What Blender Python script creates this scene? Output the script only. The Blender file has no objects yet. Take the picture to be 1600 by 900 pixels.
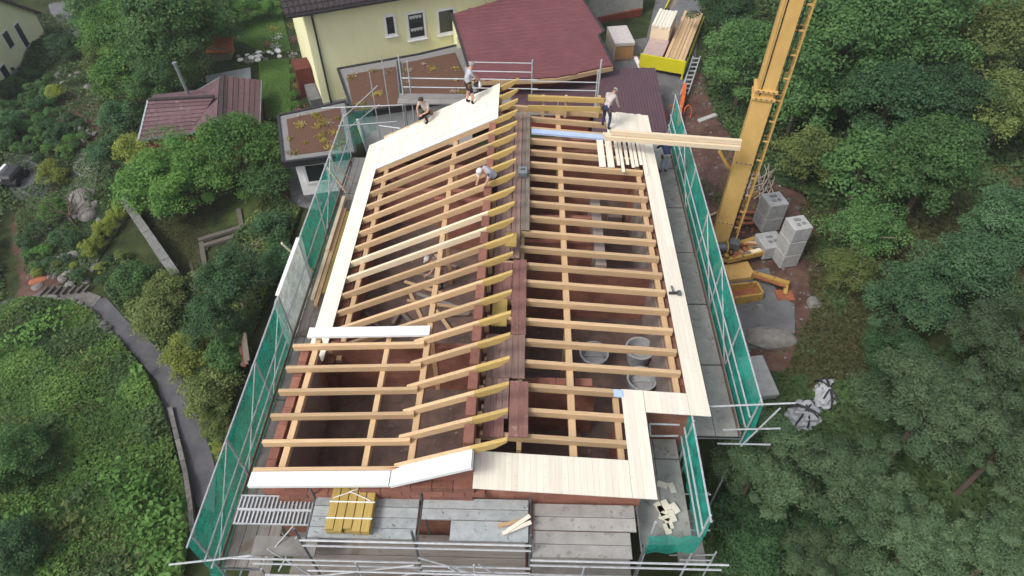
import bpy, bmesh, math, random
import numpy as np
from mathutils import Vector, Matrix
rnd = random.Random(7)
nrs = np.random.RandomState(11)
R = math.radians
scene = bpy.context.scene
col = scene.collection

# ------------------------------------------------------------------ camera
F, PITCH, YAW, CZ = 1030.0, R(46.5), R(1.3), 21.5
cam_d = bpy.data.cameras.new('camera')
cam_d.sensor_width = 36.0
cam_d.lens = 36.0 * F / 1600.0
cam_d.clip_start, cam_d.clip_end = 0.2, 2000
cam = bpy.data.objects.new('camera', cam_d)
cam.location = (0, 0, CZ)
cam.rotation_euler = (R(90) - PITCH, 0, YAW)
col.objects.link(cam)
scene.camera = cam

# ------------------------------------------------------------------ sky, sun, exposure
SUN_EL, SUN_AZ = R(50), R(232)          # azimuth measured clockwise from +Y
world = bpy.data.worlds.new('World')
scene.world = world
world.use_nodes = True
nt = world.node_tree
sky = nt.nodes.new('ShaderNodeTexSky')
sky.sky_type = 'NISHITA'
sky.sun_disc = False
sky.sun_elevation = SUN_EL
sky.sun_rotation = SUN_AZ
sky.air_density = 1.0
sky.dust_density = 4.0
sky.ozone_density = 1.0
hsv = nt.nodes.new('ShaderNodeHueSaturation')
hsv.inputs['Saturation'].default_value = 0.45
nt.links.new(sky.outputs['Color'], hsv.inputs['Color'])
nt.links.new(hsv.outputs['Color'], nt.nodes['Background'].inputs['Color'])
nt.nodes['Background'].inputs['Strength'].default_value = 0.14
sd = bpy.data.lights.new('sun', 'SUN')
sd.energy = 1.25
sd.angle = R(14)
sd.color = (1.0, 0.97, 0.92)
so = bpy.data.objects.new('sun', sd)
dirv = Vector((math.sin(SUN_AZ) * math.cos(SUN_EL), math.cos(SUN_AZ) * math.cos(SUN_EL), math.sin(SUN_EL)))
so.rotation_euler = dirv.to_track_quat('Z', 'Y').to_euler()
so.location = (0, 0, 60)
col.objects.link(so)
scene.view_settings.view_transform = 'Standard'
scene.view_settings.look = 'None'
scene.view_settings.gamma = 1.0
scene.view_settings.use_curve_mapping = False
scene.view_settings.exposure = 0.4
scene.cycles.max_bounces = 6
scene.cycles.diffuse_bounces = 3
scene.cycles.transparent_max_bounces = 12

# ------------------------------------------------------------------ surveying: the site was measured off the photograph
CAM = np.array([0, 0, CZ], float)
FW = np.array([-math.sin(YAW) * math.cos(PITCH), math.cos(YAW) * math.cos(PITCH), -math.sin(PITCH)])
RT = np.array([math.cos(YAW), math.sin(YAW), 0])
UP = np.cross(RT, FW)
def ray(px, py): return FW * F + RT * (px - 800) - UP * (py - 450)
def P(px, py, z):
    d = ray(px, py)
    return CAM + d * ((z - CZ) / d[2])
def PY(px, py, Y):
    d = ray(px, py)
    return CAM + d * (Y / d[1])
def PN(px, py, p0, n):
    d = ray(px, py); n = np.array(n, float)
    return CAM + d * (((np.array(p0, float) - CAM) @ n) / (d @ n))
def depth(p): return (np.array(p, float) - CAM) @ FW

# terrain heights at surveyed spots (picture spot, height)
SPOTS = [(1115,385,1.5),(1210,470,1.5),(1280,480,1.9),(1060,130,1.0),(1000,200,.8),(1100,60,1.6),(1000,80,1.2),(1200,640,1.2),
 (1150,800,0.),(1100,900,-.5),(1450,330,3.5),(1600,450,4.6),(1600,100,4.6),(1350,100,3.3),(1300,560,2.1),(1350,900,1.),(1600,800,3.),
 (505,165,.2),(800,60,.7),(480,290,-.1),(440,130,-.3),(420,60,-.3),(380,30,-.4),(310,230,-1.7),(300,20,-1.2),(250,350,-1.8),(290,440,-1.8),
 (215,425,-2.7),(140,470,-3.),(230,560,-3.),(310,750,-2.8),(60,300,-4.),(0,150,-4.8),(100,30,-4.2),(200,100,-3.),(30,20,-4.6),(0,450,-3.8),
 (100,700,-2.),(0,850,-1.4),(0,560,-2.8),(200,860,-1.8),(400,560,-1.2),(340,820,-2.2),(600,900,-.5),(900,900,-.5),(700,500,0.),(900,400,.5),
 (1180,0,2.5),(900,0,1.0),(600,-20,-.2)]
CT = np.array([[*P(a, b, z)[:2], z] for a, b, z in SPOTS])
FAR = np.array([[-110, 130, -9], [0, 150, 0], [110, 130, 12], [-110, 20, -8], [110, 20, 12], [-110, -60, -6], [0, -60, -1], [110, -60, 8]], float)
CT = np.vstack([CT, FAR])
def gz(x, y):
    x = np.asarray(x, float); y = np.asarray(y, float)
    d2 = (x[..., None] - CT[:, 0]) ** 2 + (y[..., None] - CT[:, 1]) ** 2 + 1.5
    w = d2 ** -1.35
    return (w * CT[:, 2]).sum(-1) / w.sum(-1)
def G(px, py):
    d = ray(px, py)
    if d[2] > -50: d = d.copy(); d[2] = -50
    t0, t1 = (12 - CZ) / d[2], (-12 - CZ) / d[2]
    ts = np.linspace(t0, t1, 240)
    pts = CAM + ts[:, None] * d
    f = pts[:, 2] - gz(pts[:, 0], pts[:, 1])
    i = int(np.argmax(f < 0)) if (f < 0).any() else len(ts) - 1
    i = max(i, 1)
    a, b = f[i - 1], f[i]
    t = ts[i - 1] + (ts[i] - ts[i - 1]) * (a / (a - b) if a != b else 0)
    p = CAM + t * d
    p[2] = gz(p[0], p[1])
    return p

# ------------------------------------------------------------------ materials
MATS = {}
def rgb(c): return (c[0], c[1], c[2], 1.0)
def M(name, c, c2=None, scale=4.0, stretch=(1, 1, 1), rough=0.8, bump=0.0, metal=0.0, objvar=0.0, spots=None, spec=0.3, detail=6):
    m = bpy.data.materials.new(name); m.use_nodes = True
    n, l = m.node_tree.nodes, m.node_tree.links
    bs = n['Principled BSDF']
    bs.inputs['Roughness'].default_value = rough
    bs.inputs['Metallic'].default_value = metal
    bs.inputs['Specular IOR Level'].default_value = spec
    tc = n.new('ShaderNodeTexCoord'); oi = n.new('ShaderNodeObjectInfo')
    ad = n.new('ShaderNodeVectorMath'); ad.operation = 'MULTIPLY_ADD'
    cb = n.new('ShaderNodeCombineXYZ')
    for k in range(3): l.new(oi.outputs['Random'], cb.inputs[k])
    ad.inputs[1].default_value = (37, 53, 71)
    l.new(cb.outputs[0], ad.inputs[0]); l.new(tc.outputs['Object'], ad.inputs[2])
    mp = n.new('ShaderNodeMapping'); mp.inputs['Scale'].default_value = stretch
    l.new(ad.outputs[0], mp.inputs['Vector'])
    nz = n.new('ShaderNodeTexNoise'); nz.inputs['Scale'].default_value = scale; nz.inputs['Detail'].default_value = detail
    nz.inputs['Roughness'].default_value = 0.65
    l.new(mp.outputs[0], nz.inputs['Vector'])
    c2 = c2 or tuple(v * 0.62 for v in c)
    rp = n.new('ShaderNodeValToRGB')
    rp.color_ramp.elements[0].position = 0.32; rp.color_ramp.elements[1].position = 0.68
    rp.color_ramp.elements[0].color = rgb(c2); rp.color_ramp.elements[1].color = rgb(c)
    l.new(nz.outputs['Fac'], rp.inputs['Fac'])
    out = rp.outputs['Color']
    if spots:
        sc, cut, cs = spots
        n2 = n.new('ShaderNodeTexNoise'); n2.inputs['Scale'].default_value = sc; n2.inputs['Detail'].default_value = 4
        l.new(ad.outputs[0], n2.inputs['Vector'])
        r2 = n.new('ShaderNodeValToRGB'); r2.color_ramp.elements[0].position = cut; r2.color_ramp.elements[1].position = min(cut + .07, 1)
        l.new(n2.outputs['Fac'], r2.inputs['Fac'])
        mx = n.new('ShaderNodeMix'); mx.data_type = 'RGBA'
        mx.inputs['B'].default_value = rgb(cs)
        l.new(r2.outputs['Color'], mx.inputs['Factor']); l.new(out, mx.inputs['A']); out = mx.outputs['Result']
    if objvar:
        hs = n.new('ShaderNodeHueSaturation')
        mr = n.new('ShaderNodeMapRange'); mr.inputs['To Min'].default_value = 1 - objvar; mr.inputs['To Max'].default_value = 1 + objvar
        l.new(oi.outputs['Random'], mr.inputs['Value']); l.new(mr.outputs[0], hs.inputs['Value']); l.new(out, hs.inputs['Color']); out = hs.outputs['Color']
    l.new(out, bs.inputs['Base Color'])
    if bump:
        bp = n.new('ShaderNodeBump'); bp.inputs['Strength'].default_value = bump; bp.inputs['Distance'].default_value = 0.03
        l.new(nz.outputs['Fac'], bp.inputs['Height']); l.new(bp.outputs[0], bs.inputs['Normal'])
    MATS[name] = m
    return m

def leafmat(name, c, c2, var=0.25):
    m = bpy.data.materials.new(name); m.use_nodes = True
    n, l = m.node_tree.nodes, m.node_tree.links
    bs = n['Principled BSDF']; bs.inputs['Roughness'].default_value = 0.6; bs.inputs['Specular IOR Level'].default_value = 0.25
    at = n.new('ShaderNodeAttribute'); at.attribute_name = 'tint'
    mx = n.new('ShaderNodeMix'); mx.data_type = 'RGBA'
    mx.inputs['A'].default_value = rgb(c2); mx.inputs['B'].default_value = rgb(c)
    l.new(at.outputs['Fac'], mx.inputs['Factor'])
    oi = n.new('ShaderNodeObjectInfo')
    hs = n.new('ShaderNodeHueSaturation')
    mr = n.new('ShaderNodeMapRange'); mr.inputs['To Min'].default_value = 1 - var; mr.inputs['To Max'].default_value = 1 + var
    l.new(oi.outputs['Random'], mr.inputs['Value']); l.new(mr.outputs[0], hs.inputs['Value']); l.new(mx.outputs['Result'], hs.inputs['Color'])
    hs.inputs['Saturation'].default_value = .92
    l.new(hs.outputs['Color'], bs.inputs['Base Color'])
    tr = n.new('ShaderNodeBsdfTranslucent'); l.new(hs.outputs['Color'], tr.inputs['Color'])
    ms = n.new('ShaderNodeMixShader'); ms.inputs[0].default_value = 0.38
    l.new(bs.outputs[0], ms.inputs[1]); l.new(tr.outputs[0], ms.inputs[2])
    l.new(ms.outputs[0], n['Material Output'].inputs['Surface'])
    MATS[name] = m
    return m

WX, WY, WZ = (0.35, 9, 9), (9, 0.35, 9), (9, 9, .35)
for ax, s in (('x', WX), ('y', WY), ('z', WZ)):
    M('timber_' + ax, (.64, .455, .27), (.50, .335, .185), 3, s, .7, .15, objvar=.17, spots=(12, .67, (.36, .23, .12)))
    M('timber_pale_' + ax, (.82, .70, .52), (.72, .57, .38), 3, s, .7, .15, objvar=.08, spots=(7, .73, (.5, .36, .22)))
    M('board_' + ax, (.82, .775, .67), (.745, .685, .565), 3, s, .65, .1, objvar=.06, spots=(17, .665, (.64, .51, .36)))
    M('oldwood_' + ax, (.27, .225, .185), (.16, .133, .11), 3, s, .9, .3, objvar=.2)
    M('redply_' + ax, (.30, .15, .13), (.20, .095, .082), 4, s, .7, .1, objvar=.12, spots=(5, .64, (.33, .22, .19)))
    M('deckwood_' + ax, (.30, .275, .25), (.2, .18, .165), 3, s, .85, .25, objvar=.22, spots=(2.2, .6, (.2, .165, .13)))
M('yellow_glulam', (.55, .40, .15), (.45, .31, .10), 3, WX, .6, .1, objvar=.1)
M('yellow_formwork', (.47, .345, .115), (.38, .26, .07), 3, WY, .6, .1, objvar=.1)
M('pinkwood', (.33, .215, .18), (.22, .14, .12), 3, WY, .85, .2, objvar=.15)
M('white_insulation', (.86, .88, .88), (.78, .81, .82), 5, (1, 1, 1), .5)
M('blue_foil', (.50, .62, .86), (.42, .55, .8), 4, (1, 1, 1), .35)
M('brick', (.29, .128, .09), (.20, .088, .066), 6, (1, 1, 1), .9, .3, objvar=.2)
M('plaster_dark', (.30, .25, .23), (.24, .19, .17), 2, (1, 1, 1), .9)
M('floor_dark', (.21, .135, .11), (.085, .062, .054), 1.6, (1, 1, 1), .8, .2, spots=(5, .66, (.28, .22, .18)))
M('steel', (.58, .60, .62), (.42, .44, .46), 7, (1, 1, 1), .5, metal=.25, objvar=.1)
M('steel_dark', (.20, .21, .22), (.13, .14, .15), 7, (1, 1, 1), .5, metal=.5)
M('deck_metal', (.46, .49, .50), (.33, .36, .37), 5, (1, 1, 1), .55, metal=.3, objvar=.12, spots=(14, .63, (.16, .15, .13)))
M('deck_dusty', (.40, .392, .375), (.29, .283, .27), 2.2, (1, 1, 1), .85, .15, objvar=.1, spots=(6, .6, (.24, .225, .2)))
M('deck_grey', (.285, .275, .262), (.20, .192, .182), 2.5, (1, 1, 1), .8, objvar=.14, spots=(5, .6, (.25, .22, .19)))
M('concrete', (.45, .45, .44), (.33, .33, .33), 4, (1, 1, 1), .9, .2, objvar=.08, spots=(3, .63, (.30, .30, .29)))
M('slab', (.17, .17, .178), (.105, .105, .112), 1.3, (1, 1, 1), .9, .2, spots=(3, .62, (.23, .23, .23)))
M('concrete_dark', (.25, .25, .245), (.15, .15, .148), 3, (1, 1, 1), .9, .3, spots=(4, .62, (.12, .125, .10)))
M('sleeper', (.15, .13, .115), (.085, .073, .066), 3, WX, .95, .4, objvar=.2)
M('porch_red', (.13, .035, .027), (.10, .026, .02), 3, WX, .8)
M('asphalt', (.115, .112, .12), (.068, .068, .078), 1.4, (1, 1, 1), .9, .3, spots=(30, .6, (.15, .145, .15)))
M('stone', (.22, .21, .20), (.12, .112, .105), 4, (1, 1, 1), .95, .4, objvar=.2)
M('stone_pale', (.28, .265, .245), (.16, .15, .138), 4, (1, 1, 1), .9, .4, objvar=.15)
M('crane_yellow', (.66, .43, .15), (.55, .34, .11), 2.0, (1, 1, .6), .5, spots=(5, .7, (.40, .24, .10)))
M('crane_old', (.50, .32, .08), (.40, .24, .06), 2.5, (1, 1, 1), .6, spots=(5, .58, (.25, .10, .05)))
M('rust', (.38, .13, .06), (.24, .085, .05), 4, (1, 1, 1), .85, .3, spots=(6, .62, (.45, .24, .06)))
M('house_yellow', (.88, .86, .54), (.82, .80, .49), 1.2, (1.6, 1.6, .35), .9)
M('white_paint', (.87, .87, .87), (.80, .80, .81), 2, (1, 1, 1), .7)
M('red_metal', (.195, .075, .082), (.145, .055, .062), 1.1, (1, 1, 1), .45)
M('brown_metal', (.115, .066, .080), (.092, .052, .064), 1.5, (1, 1, 1), .5)
M('brown_tile', (.195, .118, .132), (.125, .072, .082), 5, (1, 1, 1), .8, .2, objvar=.15, spots=(4, .64, (.27, .2, .19)))
M('dark_tile', (.075, .058, .062), (.045, .035, .038), 5, (1, 1, 1), .75, .2, objvar=.15)
M('red_wall', (.24, .06, .038), (.18, .045, .03), 3, WX, .8)
M('zinc', (.30, .33, .35), (.22, .25, .27), 2, (1, 1, 1), .5, metal=.3)
M('gravel_edge', (.30, .295, .285), (.17, .165, .16), 22, (1, 1, 1), .95, .4)
M('sedum', (.155, .082, .052), (.095, .05, .036), 14, (1, 1, 1), .95, .4, spots=(6, .68, (.25, .19, .09)))
M('sedum_tuft', (.50, .40, .06), (.42, .32, .16), 8, (1, 1, 1), .95, .3, objvar=.3)
M('frame_dark', (.05, .05, .055), None, 4, (1, 1, 1), .5)
M('curtain', (.66, .66, .64), (.4, .4, .4), 9, (1, 1, 1), .9)
M('truck_yellow', (.66, .62, .02), (.60, .55, .02), 2, (1, 1, 1), .45, spots=(7, .7, (.5, .45, .05)))
M('cardboard', (.44, .26, .11), (.38, .21, .085), 3, (1, 1, 1), .85)
M('plastic_wrap', (.68, .63, .60), (.50, .44, .42), 5, (1, 1, .4), .3, .3)
M('pinkwrap', (.54, .42, .38), (.40, .29, .27), 4, (1, 1, 1), .3, .3)
M('rubber', (.03, .03, .03), None, 5, (1, 1, 1), .8)
M('orange', (.75, .17, .04), (.6, .12, .03), 5, (1, 1, 1), .5)
M('tub_plastic', (.46, .48, .50), (.36, .38, .40), 4, (1, 1, 1), .4)
M('tarp', (.47, .48, .51), (.33, .34, .37), 3, (1, 1, 1), .45, .4)
M('bark', (.16, .12, .09), (.085, .065, .05), 6, (1, 1, .3), .95, .5)
M('bark_pale', (.42, .37, .31), (.26, .22, .18), 6, (1, 1, .3), .95, .4)
M('bark_grey', (.27, .245, .215), (.16, .145, .125), 6, (1, 1, .3), .95, .4)
M('skin', (.55, .33, .235), (.5, .29, .2), 4, (1, 1, 1), .6)
M('hair', (.07, .045, .03), None, 20, (1, 1, 1), .8)
M('hair_grey', (.38, .36, .35), None, 20, (1, 1, 1), .8)
M('cloth_grey', (.50, .51, .56), (.33, .34, .40), 7, (1, 1, 1), .9, .9)
M('cloth_beige', (.55, .49, .45), (.36, .32, .30), 7, (1, 1, 1), .9, .9)
M('cloth_blue', (.035, .05, .11), (.025, .035, .08), 5, (1, 1, 1), .9)
M('cloth_black', (.03, .028, .03), None, 5, (1, 1, 1), .9)
M('cap_pale', (.74, .72, .70), None, 5, (1, 1, 1), .8)
M('saw_red', (.5, .04, .03), None, 5, (1, 1, 1), .5)
M('rope_mat', (.75, .68, .52), None, 5, (1, 1, 1), .9)
M('flower_white', (.75, .73, .7), None, 5, (1, 1, 1), .9)
M('flower_yellow', (.72, .55, .03), None, 5, (1, 1, 1), .9)
leafmat('leaf_bright', (0.15, 0.31, 0.05), (0.084, 0.2128, 0.0392))
leafmat('leaf_mid', (0.1288, 0.2632, 0.0694), (0.0778, 0.1819, 0.0527))
leafmat('leaf_dark', (0.0952, 0.2072, 0.0762), (0.0564, 0.138, 0.0552))
leafmat('leaf_blue', (0.105, 0.205, 0.088), (0.06, 0.14, 0.06))
leafmat('leaf_yellow', (0.38, 0.44, 0.06), (0.23, 0.3, 0.05))
leafmat('leaf_olive', (0.224, 0.28, 0.0728), (0.138, 0.1944, 0.0527))
leafmat('needle', (0.14, 0.224, 0.103), (0.0878, 0.1568, 0.0728))
leafmat('ivy', (0.19, 0.34, 0.06), (0.095, 0.2, 0.045), .05)
leafmat('meadow', (0.1344, 0.1456, 0.0504), (0.0878, 0.0903, 0.0376), .05)
leafmat('weeds', (0.1176, 0.2016, 0.0616), (0.0652, 0.1254, 0.0426), .05)

# brick wall with courses
def brickmat():
    m = bpy.data.materials.new('brickwall'); m.use_nodes = True
    n, l = m.node_tree.nodes, m.node_tree.links
    bs = n['Principled BSDF']; bs.inputs['Roughness'].default_value = .9; bs.inputs['Specular IOR Level'].default_value = .2
    tc = n.new('ShaderNodeTexCoord'); sx = n.new('ShaderNodeSeparateXYZ'); l.new(tc.outputs['Object'], sx.inputs[0])
    su = n.new('ShaderNodeMath'); su.operation = 'ADD'; l.new(sx.outputs[0], su.inputs[0]); l.new(sx.outputs[1], su.inputs[1])
    cb = n.new('ShaderNodeCombineXYZ'); l.new(su.outputs[0], cb.inputs[0]); l.new(sx.outputs[2], cb.inputs[1])
    bt = n.new('ShaderNodeTexBrick'); l.new(cb.outputs[0], bt.inputs['Vector'])
    bt.inputs['Scale'].default_value = 1; bt.inputs['Brick Width'].default_value = .37; bt.inputs['Row Height'].default_value = .25
    bt.inputs['Mortar Size'].default_value = .008; bt.inputs['Bias'].default_value = 0
    bt.inputs['Color1'].default_value = (.37, .165, .115, 1); bt.inputs['Color2'].default_value = (.29, .125, .09, 1); bt.inputs['Mortar'].default_value = (.2, .12, .1, 1)
    nz = n.new('ShaderNodeTexNoise'); nz.inputs['Scale'].default_value = 2; nz.inputs['Detail'].default_value = 6; l.new(tc.outputs['Object'], nz.inputs['Vector'])
    mr = n.new('ShaderNodeMapRange'); mr.inputs['To Min'].default_value = .65; mr.inputs['To Max'].default_value = 1.3; l.new(nz.outputs[0], mr.inputs[0])
    hs = n.new('ShaderNodeHueSaturation'); l.new(bt.outputs['Color'], hs.inputs['Color']); l.new(mr.outputs[0], hs.inputs['Value'])
    l.new(hs.outputs[0], bs.inputs['Base Color'])
    MATS['brickwall'] = m
brickmat()
def netmat(name, c, alpha):
    m = bpy.data.materials.new(name); m.use_nodes = True
    n, l = m.node_tree.nodes, m.node_tree.links
    bs = n['Principled BSDF']; bs.inputs['Base Color'].default_value = rgb(c); bs.inputs['Roughness'].default_value = .6
    tc = n.new('ShaderNodeTexCoord'); nz = n.new('ShaderNodeTexNoise'); nz.inputs['Scale'].default_value = 2.6; nz.inputs['Detail'].default_value = 9; nz.inputs['Roughness'].default_value = .75
    l.new(tc.outputs['Object'], nz.inputs['Vector'])
    mr = n.new('ShaderNodeMapRange'); mr.inputs['From Min'].default_value = .35; mr.inputs['From Max'].default_value = .65
    mr.inputs['To Min'].default_value = alpha - .28; mr.inputs['To Max'].default_value = alpha + .24
    l.new(nz.outputs[0], mr.inputs[0])
    tl_ = n.new('ShaderNodeBsdfTranslucent'); tl_.inputs['Color'].default_value = rgb(c); tp_ = n.new('ShaderNodeBsdfTransparent')
    m1 = n.new('ShaderNodeMixShader'); m1.inputs[0].default_value = .4; l.new(bs.outputs[0], m1.inputs[1]); l.new(tl_.outputs[0], m1.inputs[2])
    m2 = n.new('ShaderNodeMixShader'); l.new(mr.outputs[0], m2.inputs[0]); l.new(tp_.outputs[0], m2.inputs[1]); l.new(m1.outputs[0], m2.inputs[2]); l.new(m2.outputs[0], n['Material Output'].inputs['Surface'])
    MATS[name] = m
netmat('net_green', (.02, .48, .36), .55)
netmat('net_bright', (.03, .56, .43), .72)
netmat('net_thin', (.05, .46, .36), .34)
netmat('net_film', (.78, .88, .85), .74)
def glassmat():
    m = bpy.data.materials.new('glass_dark'); m.use_nodes = True
    bs = m.node_tree.nodes['Principled BSDF']
    bs.inputs['Base Color'].default_value = (.03, .035, .04, 1); bs.inputs['Roughness'].default_value = .08; bs.inputs['Specular IOR Level'].default_value = .6
    MATS['glass_dark'] = m
glassmat()

# ------------------------------------------------------------------ object helpers
WLOC = {}
def tag(o, label=None, cat=None, group=None, kind=None):
    if label: o['label'] = label
    if cat: o['category'] = cat
    if group: o['group'] = group
    if kind: o['kind'] = kind
    return o
def thing(name, label, cat, loc, group=None):
    o = bpy.data.objects.new(name, None); o.empty_display_size = .2
    o.location = loc; col.objects.link(o); WLOC[o.name] = Vector(loc)
    return tag(o, label, cat, group)
def wl(o): return WLOC.get(o.name, Vector((0, 0, 0)))
def link_mesh(name, me, parent=None, loc=(0, 0, 0), rot=None):
    o = bpy.data.objects.new(name, me); col.objects.link(o)
    loc = Vector(loc)
    o.location = loc - (wl(parent) if parent else Vector((0, 0, 0)))
    if parent: o.parent = parent
    if rot: o.rotation_euler = rot
    WLOC[o.name] = loc
    return o
class MB:
    def __init__(s): s.v, s.f, s.m = [], [], []
    def add(s, vs, fs, mi=0):
        b = len(s.v); s.v += [tuple(map(float, q)) for q in vs]; s.f += [tuple(i + b for i in f) for f in fs]; s.m += [mi] * len(fs); return s
    def box(s, x0, x1, y0, y1, z0, z1, mi=0):
        return s.hexa([(x0, y0, z0), (x1, y0, z0), (x1, y1, z0), (x0, y1, z0)], [(x0, y0, z1), (x1, y0, z1), (x1, y1, z1), (x0, y1, z1)], mi)
    def hexa(s, lo, hi, mi=0):
        n = len(lo)
        fs = [tuple(range(n))[::-1], tuple(range(n, 2 * n))] + [(i, (i + 1) % n, n + (i + 1) % n, n + i) for i in range(n)]
        return s.add(list(lo) + list(hi), fs, mi)
    def prism(s, poly, z0, z1, mi=0):
        return s.hexa([(p[0], p[1], z0) for p in poly], [(p[0], p[1], z1) for p in poly], mi)
    def slab(s, pts, t, mi=0):
        """plate whose top runs through pts, thickness t downward along the normal"""
        ps = [Vector(p) for p in pts]
        n = Vector((0, 0, 0))
        for i in range(len(ps)): n += ps[i].cross(ps[(i + 1) % len(ps)])
        n.normalize()
        if n.z < 0: ps = ps[::-1]; n = -n
        return s.hexa([p - n * t for p in ps], ps, mi)
    def tube(s, p, q, r, r2=None, n=6, mi=0):
        p, q = Vector(p), Vector(q); d = q - p
        if d.length < 1e-6: return s
        d.normalize(); a = d.orthogonal().normalized(); b = d.cross(a); r2 = r if r2 is None else r2
        vs = [p + (a * math.cos(2 * math.pi * i / n) + b * math.sin(2 * math.pi * i / n)) * r for i in range(n)] + \
             [q + (a * math.cos(2 * math.pi * i / n) + b * math.sin(2 * math.pi * i / n)) * r2 for i in range(n)]
        fs = [(i, (i + 1) % n, n + (i + 1) % n, n + i) for i in range(n)] + [tuple(range(n))[::-1], tuple(range(n, 2 * n))]
        return s.add(vs, fs, mi)
    def bar(s, p, q, w, h, mi=0, up=(0, 0, 1)):
        """rectangular bar from p to q (axis), width w sideways, height h"""
        p, q = Vector(p), Vector(q); d = (q - p).normalized(); a = d.cross(Vector(up))
        if a.length < 1e-4: a = Vector((1, 0, 0))
        a.normalize(); b = a.cross(d).normalized()
        c = [a * (-w / 2) + b * (-h / 2), a * (w / 2) + b * (-h / 2), a * (w / 2) + b * (h / 2), a * (-w / 2) + b * (h / 2)]
        return s.add([p + k for k in c] + [q + k for k in c], [(0, 1, 2, 3), (7, 6, 5, 4), (0, 4, 5, 1), (1, 5, 6, 2), (2, 6, 7, 3), (3, 7, 4, 0)], mi)
    def lathe(s, prof, c=(0, 0, 0), n=20, mi=0):
        vs, fs = [], []
        for r, z in prof:
            for i in range(n): vs.append((c[0] + r * math.cos(2 * math.pi * i / n), c[1] + r * math.sin(2 * math.pi * i / n), c[2] + z))
        for j in range(len(prof) - 1):
            for i in range(n): fs.append((j * n + i, j * n + (i + 1) % n, (j + 1) * n + (i + 1) % n, (j + 1) * n + i))
        fs.append(tuple(range(n))[::-1]); fs.append(tuple(range((len(prof) - 1) * n, len(prof) * n)))
        return s.add(vs, fs, mi)
    def mesh(s, name, mats, off=(0, 0, 0), smooth=False, bevel=0):
        me = bpy.data.meshes.new(name)
        o = Vector(off)
        me.from_pydata([tuple(Vector(v) - o) for v in s.v], [], s.f)
        if isinstance(mats, str): mats = [mats]
        for k in mats: me.materials.append(MATS[k])
        me.polygons.foreach_set('material_index', s.m)
        bm = bmesh.new(); bm.from_mesh(me); bmesh.ops.recalc_face_normals(bm, faces=bm.faces[:])
        if bevel: bmesh.ops.bevel(bm, geom=bm.edges[:], offset=bevel, segments=1, affect='EDGES', clamp_overlap=True)
        bm.to_mesh(me); bm.free()
        if smooth: me.polygons.foreach_set('use_smooth', [True] * len(me.polygons))
        me.update()
        return me
    def build(s, name, mats, parent=None, loc=None, smooth=False, bevel=0):
        if loc is None:
            if parent: loc = wl(parent)
            else:
                a = np.array(s.v); lo, hi = a.min(0), a.max(0); loc = ((lo[0] + hi[0]) / 2, (lo[1] + hi[1]) / 2, lo[2])
        return link_mesh(name, s.mesh(name, mats, loc, smooth, bevel), parent, loc)
def sheet(name, fn, nu, nv, mat, parent=None, loc=None, thick=0):
    """grid surface fn(u,v) -> point"""
    mb = MB(); vs = [fn(i / nu, j / nv) for j in range(nv + 1) for i in range(nu + 1)]
    fs = [(j * (nu + 1) + i, j * (nu + 1) + i + 1, (j + 1) * (nu + 1) + i + 1, (j + 1) * (nu + 1) + i) for j in range(nv) for i in range(nu)]
    mb.add(vs, fs)
    return mb.build(name, mat, parent, loc, smooth=True)
def inpoly(x, y, poly):
    x = np.asarray(x); y = np.asarray(y); r = np.zeros(x.shape, bool); n = len(poly)
    for i in range(n):
        x0, y0 = poly[i][:2]; x1, y1 = poly[(i + 1) % n][:2]
        if y0 == y1: continue
        c = ((y0 > y) != (y1 > y)) & (x < (x1 - x0) * (y - y0) / (y1 - y0) + x0)
        r ^= c
    return r
def gpoly(pix): return [G(a, b) for a, b in pix]
# ================================================================== ground
def axis(fine0, fine1, step, far):
    a = list(np.arange(fine0, fine1 + 1e-6, step)); d = step; x = fine1
    while x < far: d *= 1.5; x += d; a.append(x)
    d = step; x = fine0; pre = []
    while x > -far: d *= 1.5; x -= d; pre.append(x)
    return np.array(pre[::-1] + a)
gx, gy = axis(-46, 46, .5, 600), axis(-2, 66, .5, 600)
XX, YY = np.meshgrid(gx, gy)
ZZ = gz(XX, YY)
bump = np.zeros_like(ZZ)
for k in range(14):
    a, b, ph, am = nrs.uniform(-1.4, 1.4), nrs.uniform(-1.4, 1.4), nrs.uniform(0, 6.3), .03
    bump += am * np.sin(a * XX + b * YY + ph)
ZT = ZZ + bump * 0.6
SOIL = [[(1050,120),(1095,100),(1115,180),(1180,250),(1255,300),(1290,380),(1315,480),(1250,600),(1140,560),(1060,250)],
        [(1270,580),(1340,560),(1350,640),(1300,700),(1210,720),(1190,650)],
        [(280,820),(330,600),(420,440),(520,230),(440,250),(380,420),(300,820)],
        [(40,440),(20,400),(30,330),(60,250),(90,290),(80,400),(100,460),(20,480)],
        [(100,150),(150,120),(160,190),(150,230),(105,235),(90,180)]]
GRASS = [[(405,95),(450,90),(452,180),(412,185)],[(370,20),(440,20),(450,80),(400,80),(365,60)],[(225,340),(300,330),(330,370),(300,430),(285,430)],
         [(330,330),(440,290),(450,330),(380,360)],[(1380,300),(1480,290),(1600,330),(1600,420),(1400,420)],[(1270,430),(1370,440),(1370,560),(1300,600),(1250,600)]]
def mask(polys):
    m = np.zeros(XX.shape)
    for p in polys:
        w = [P(a, b, gz(*G(a, b)[:2])) for a, b in p]
        m = np.maximum(m, inpoly(XX, YY, w).astype(float))
    for _ in range(2):
        q = m.copy(); q[1:-1, 1:-1] = (m[1:-1, 1:-1] * 2 + m[:-2, 1:-1] + m[2:, 1:-1] + m[1:-1, :-2] + m[1:-1, 2:]) / 6; m = q
    return m
ms_, mg_ = mask(SOIL), mask(GRASS)
ny, nx = XX.shape
me = bpy.data.meshes.new('ground')
vs = np.stack([XX, YY, ZT], -1).reshape(-1, 3)
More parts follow.
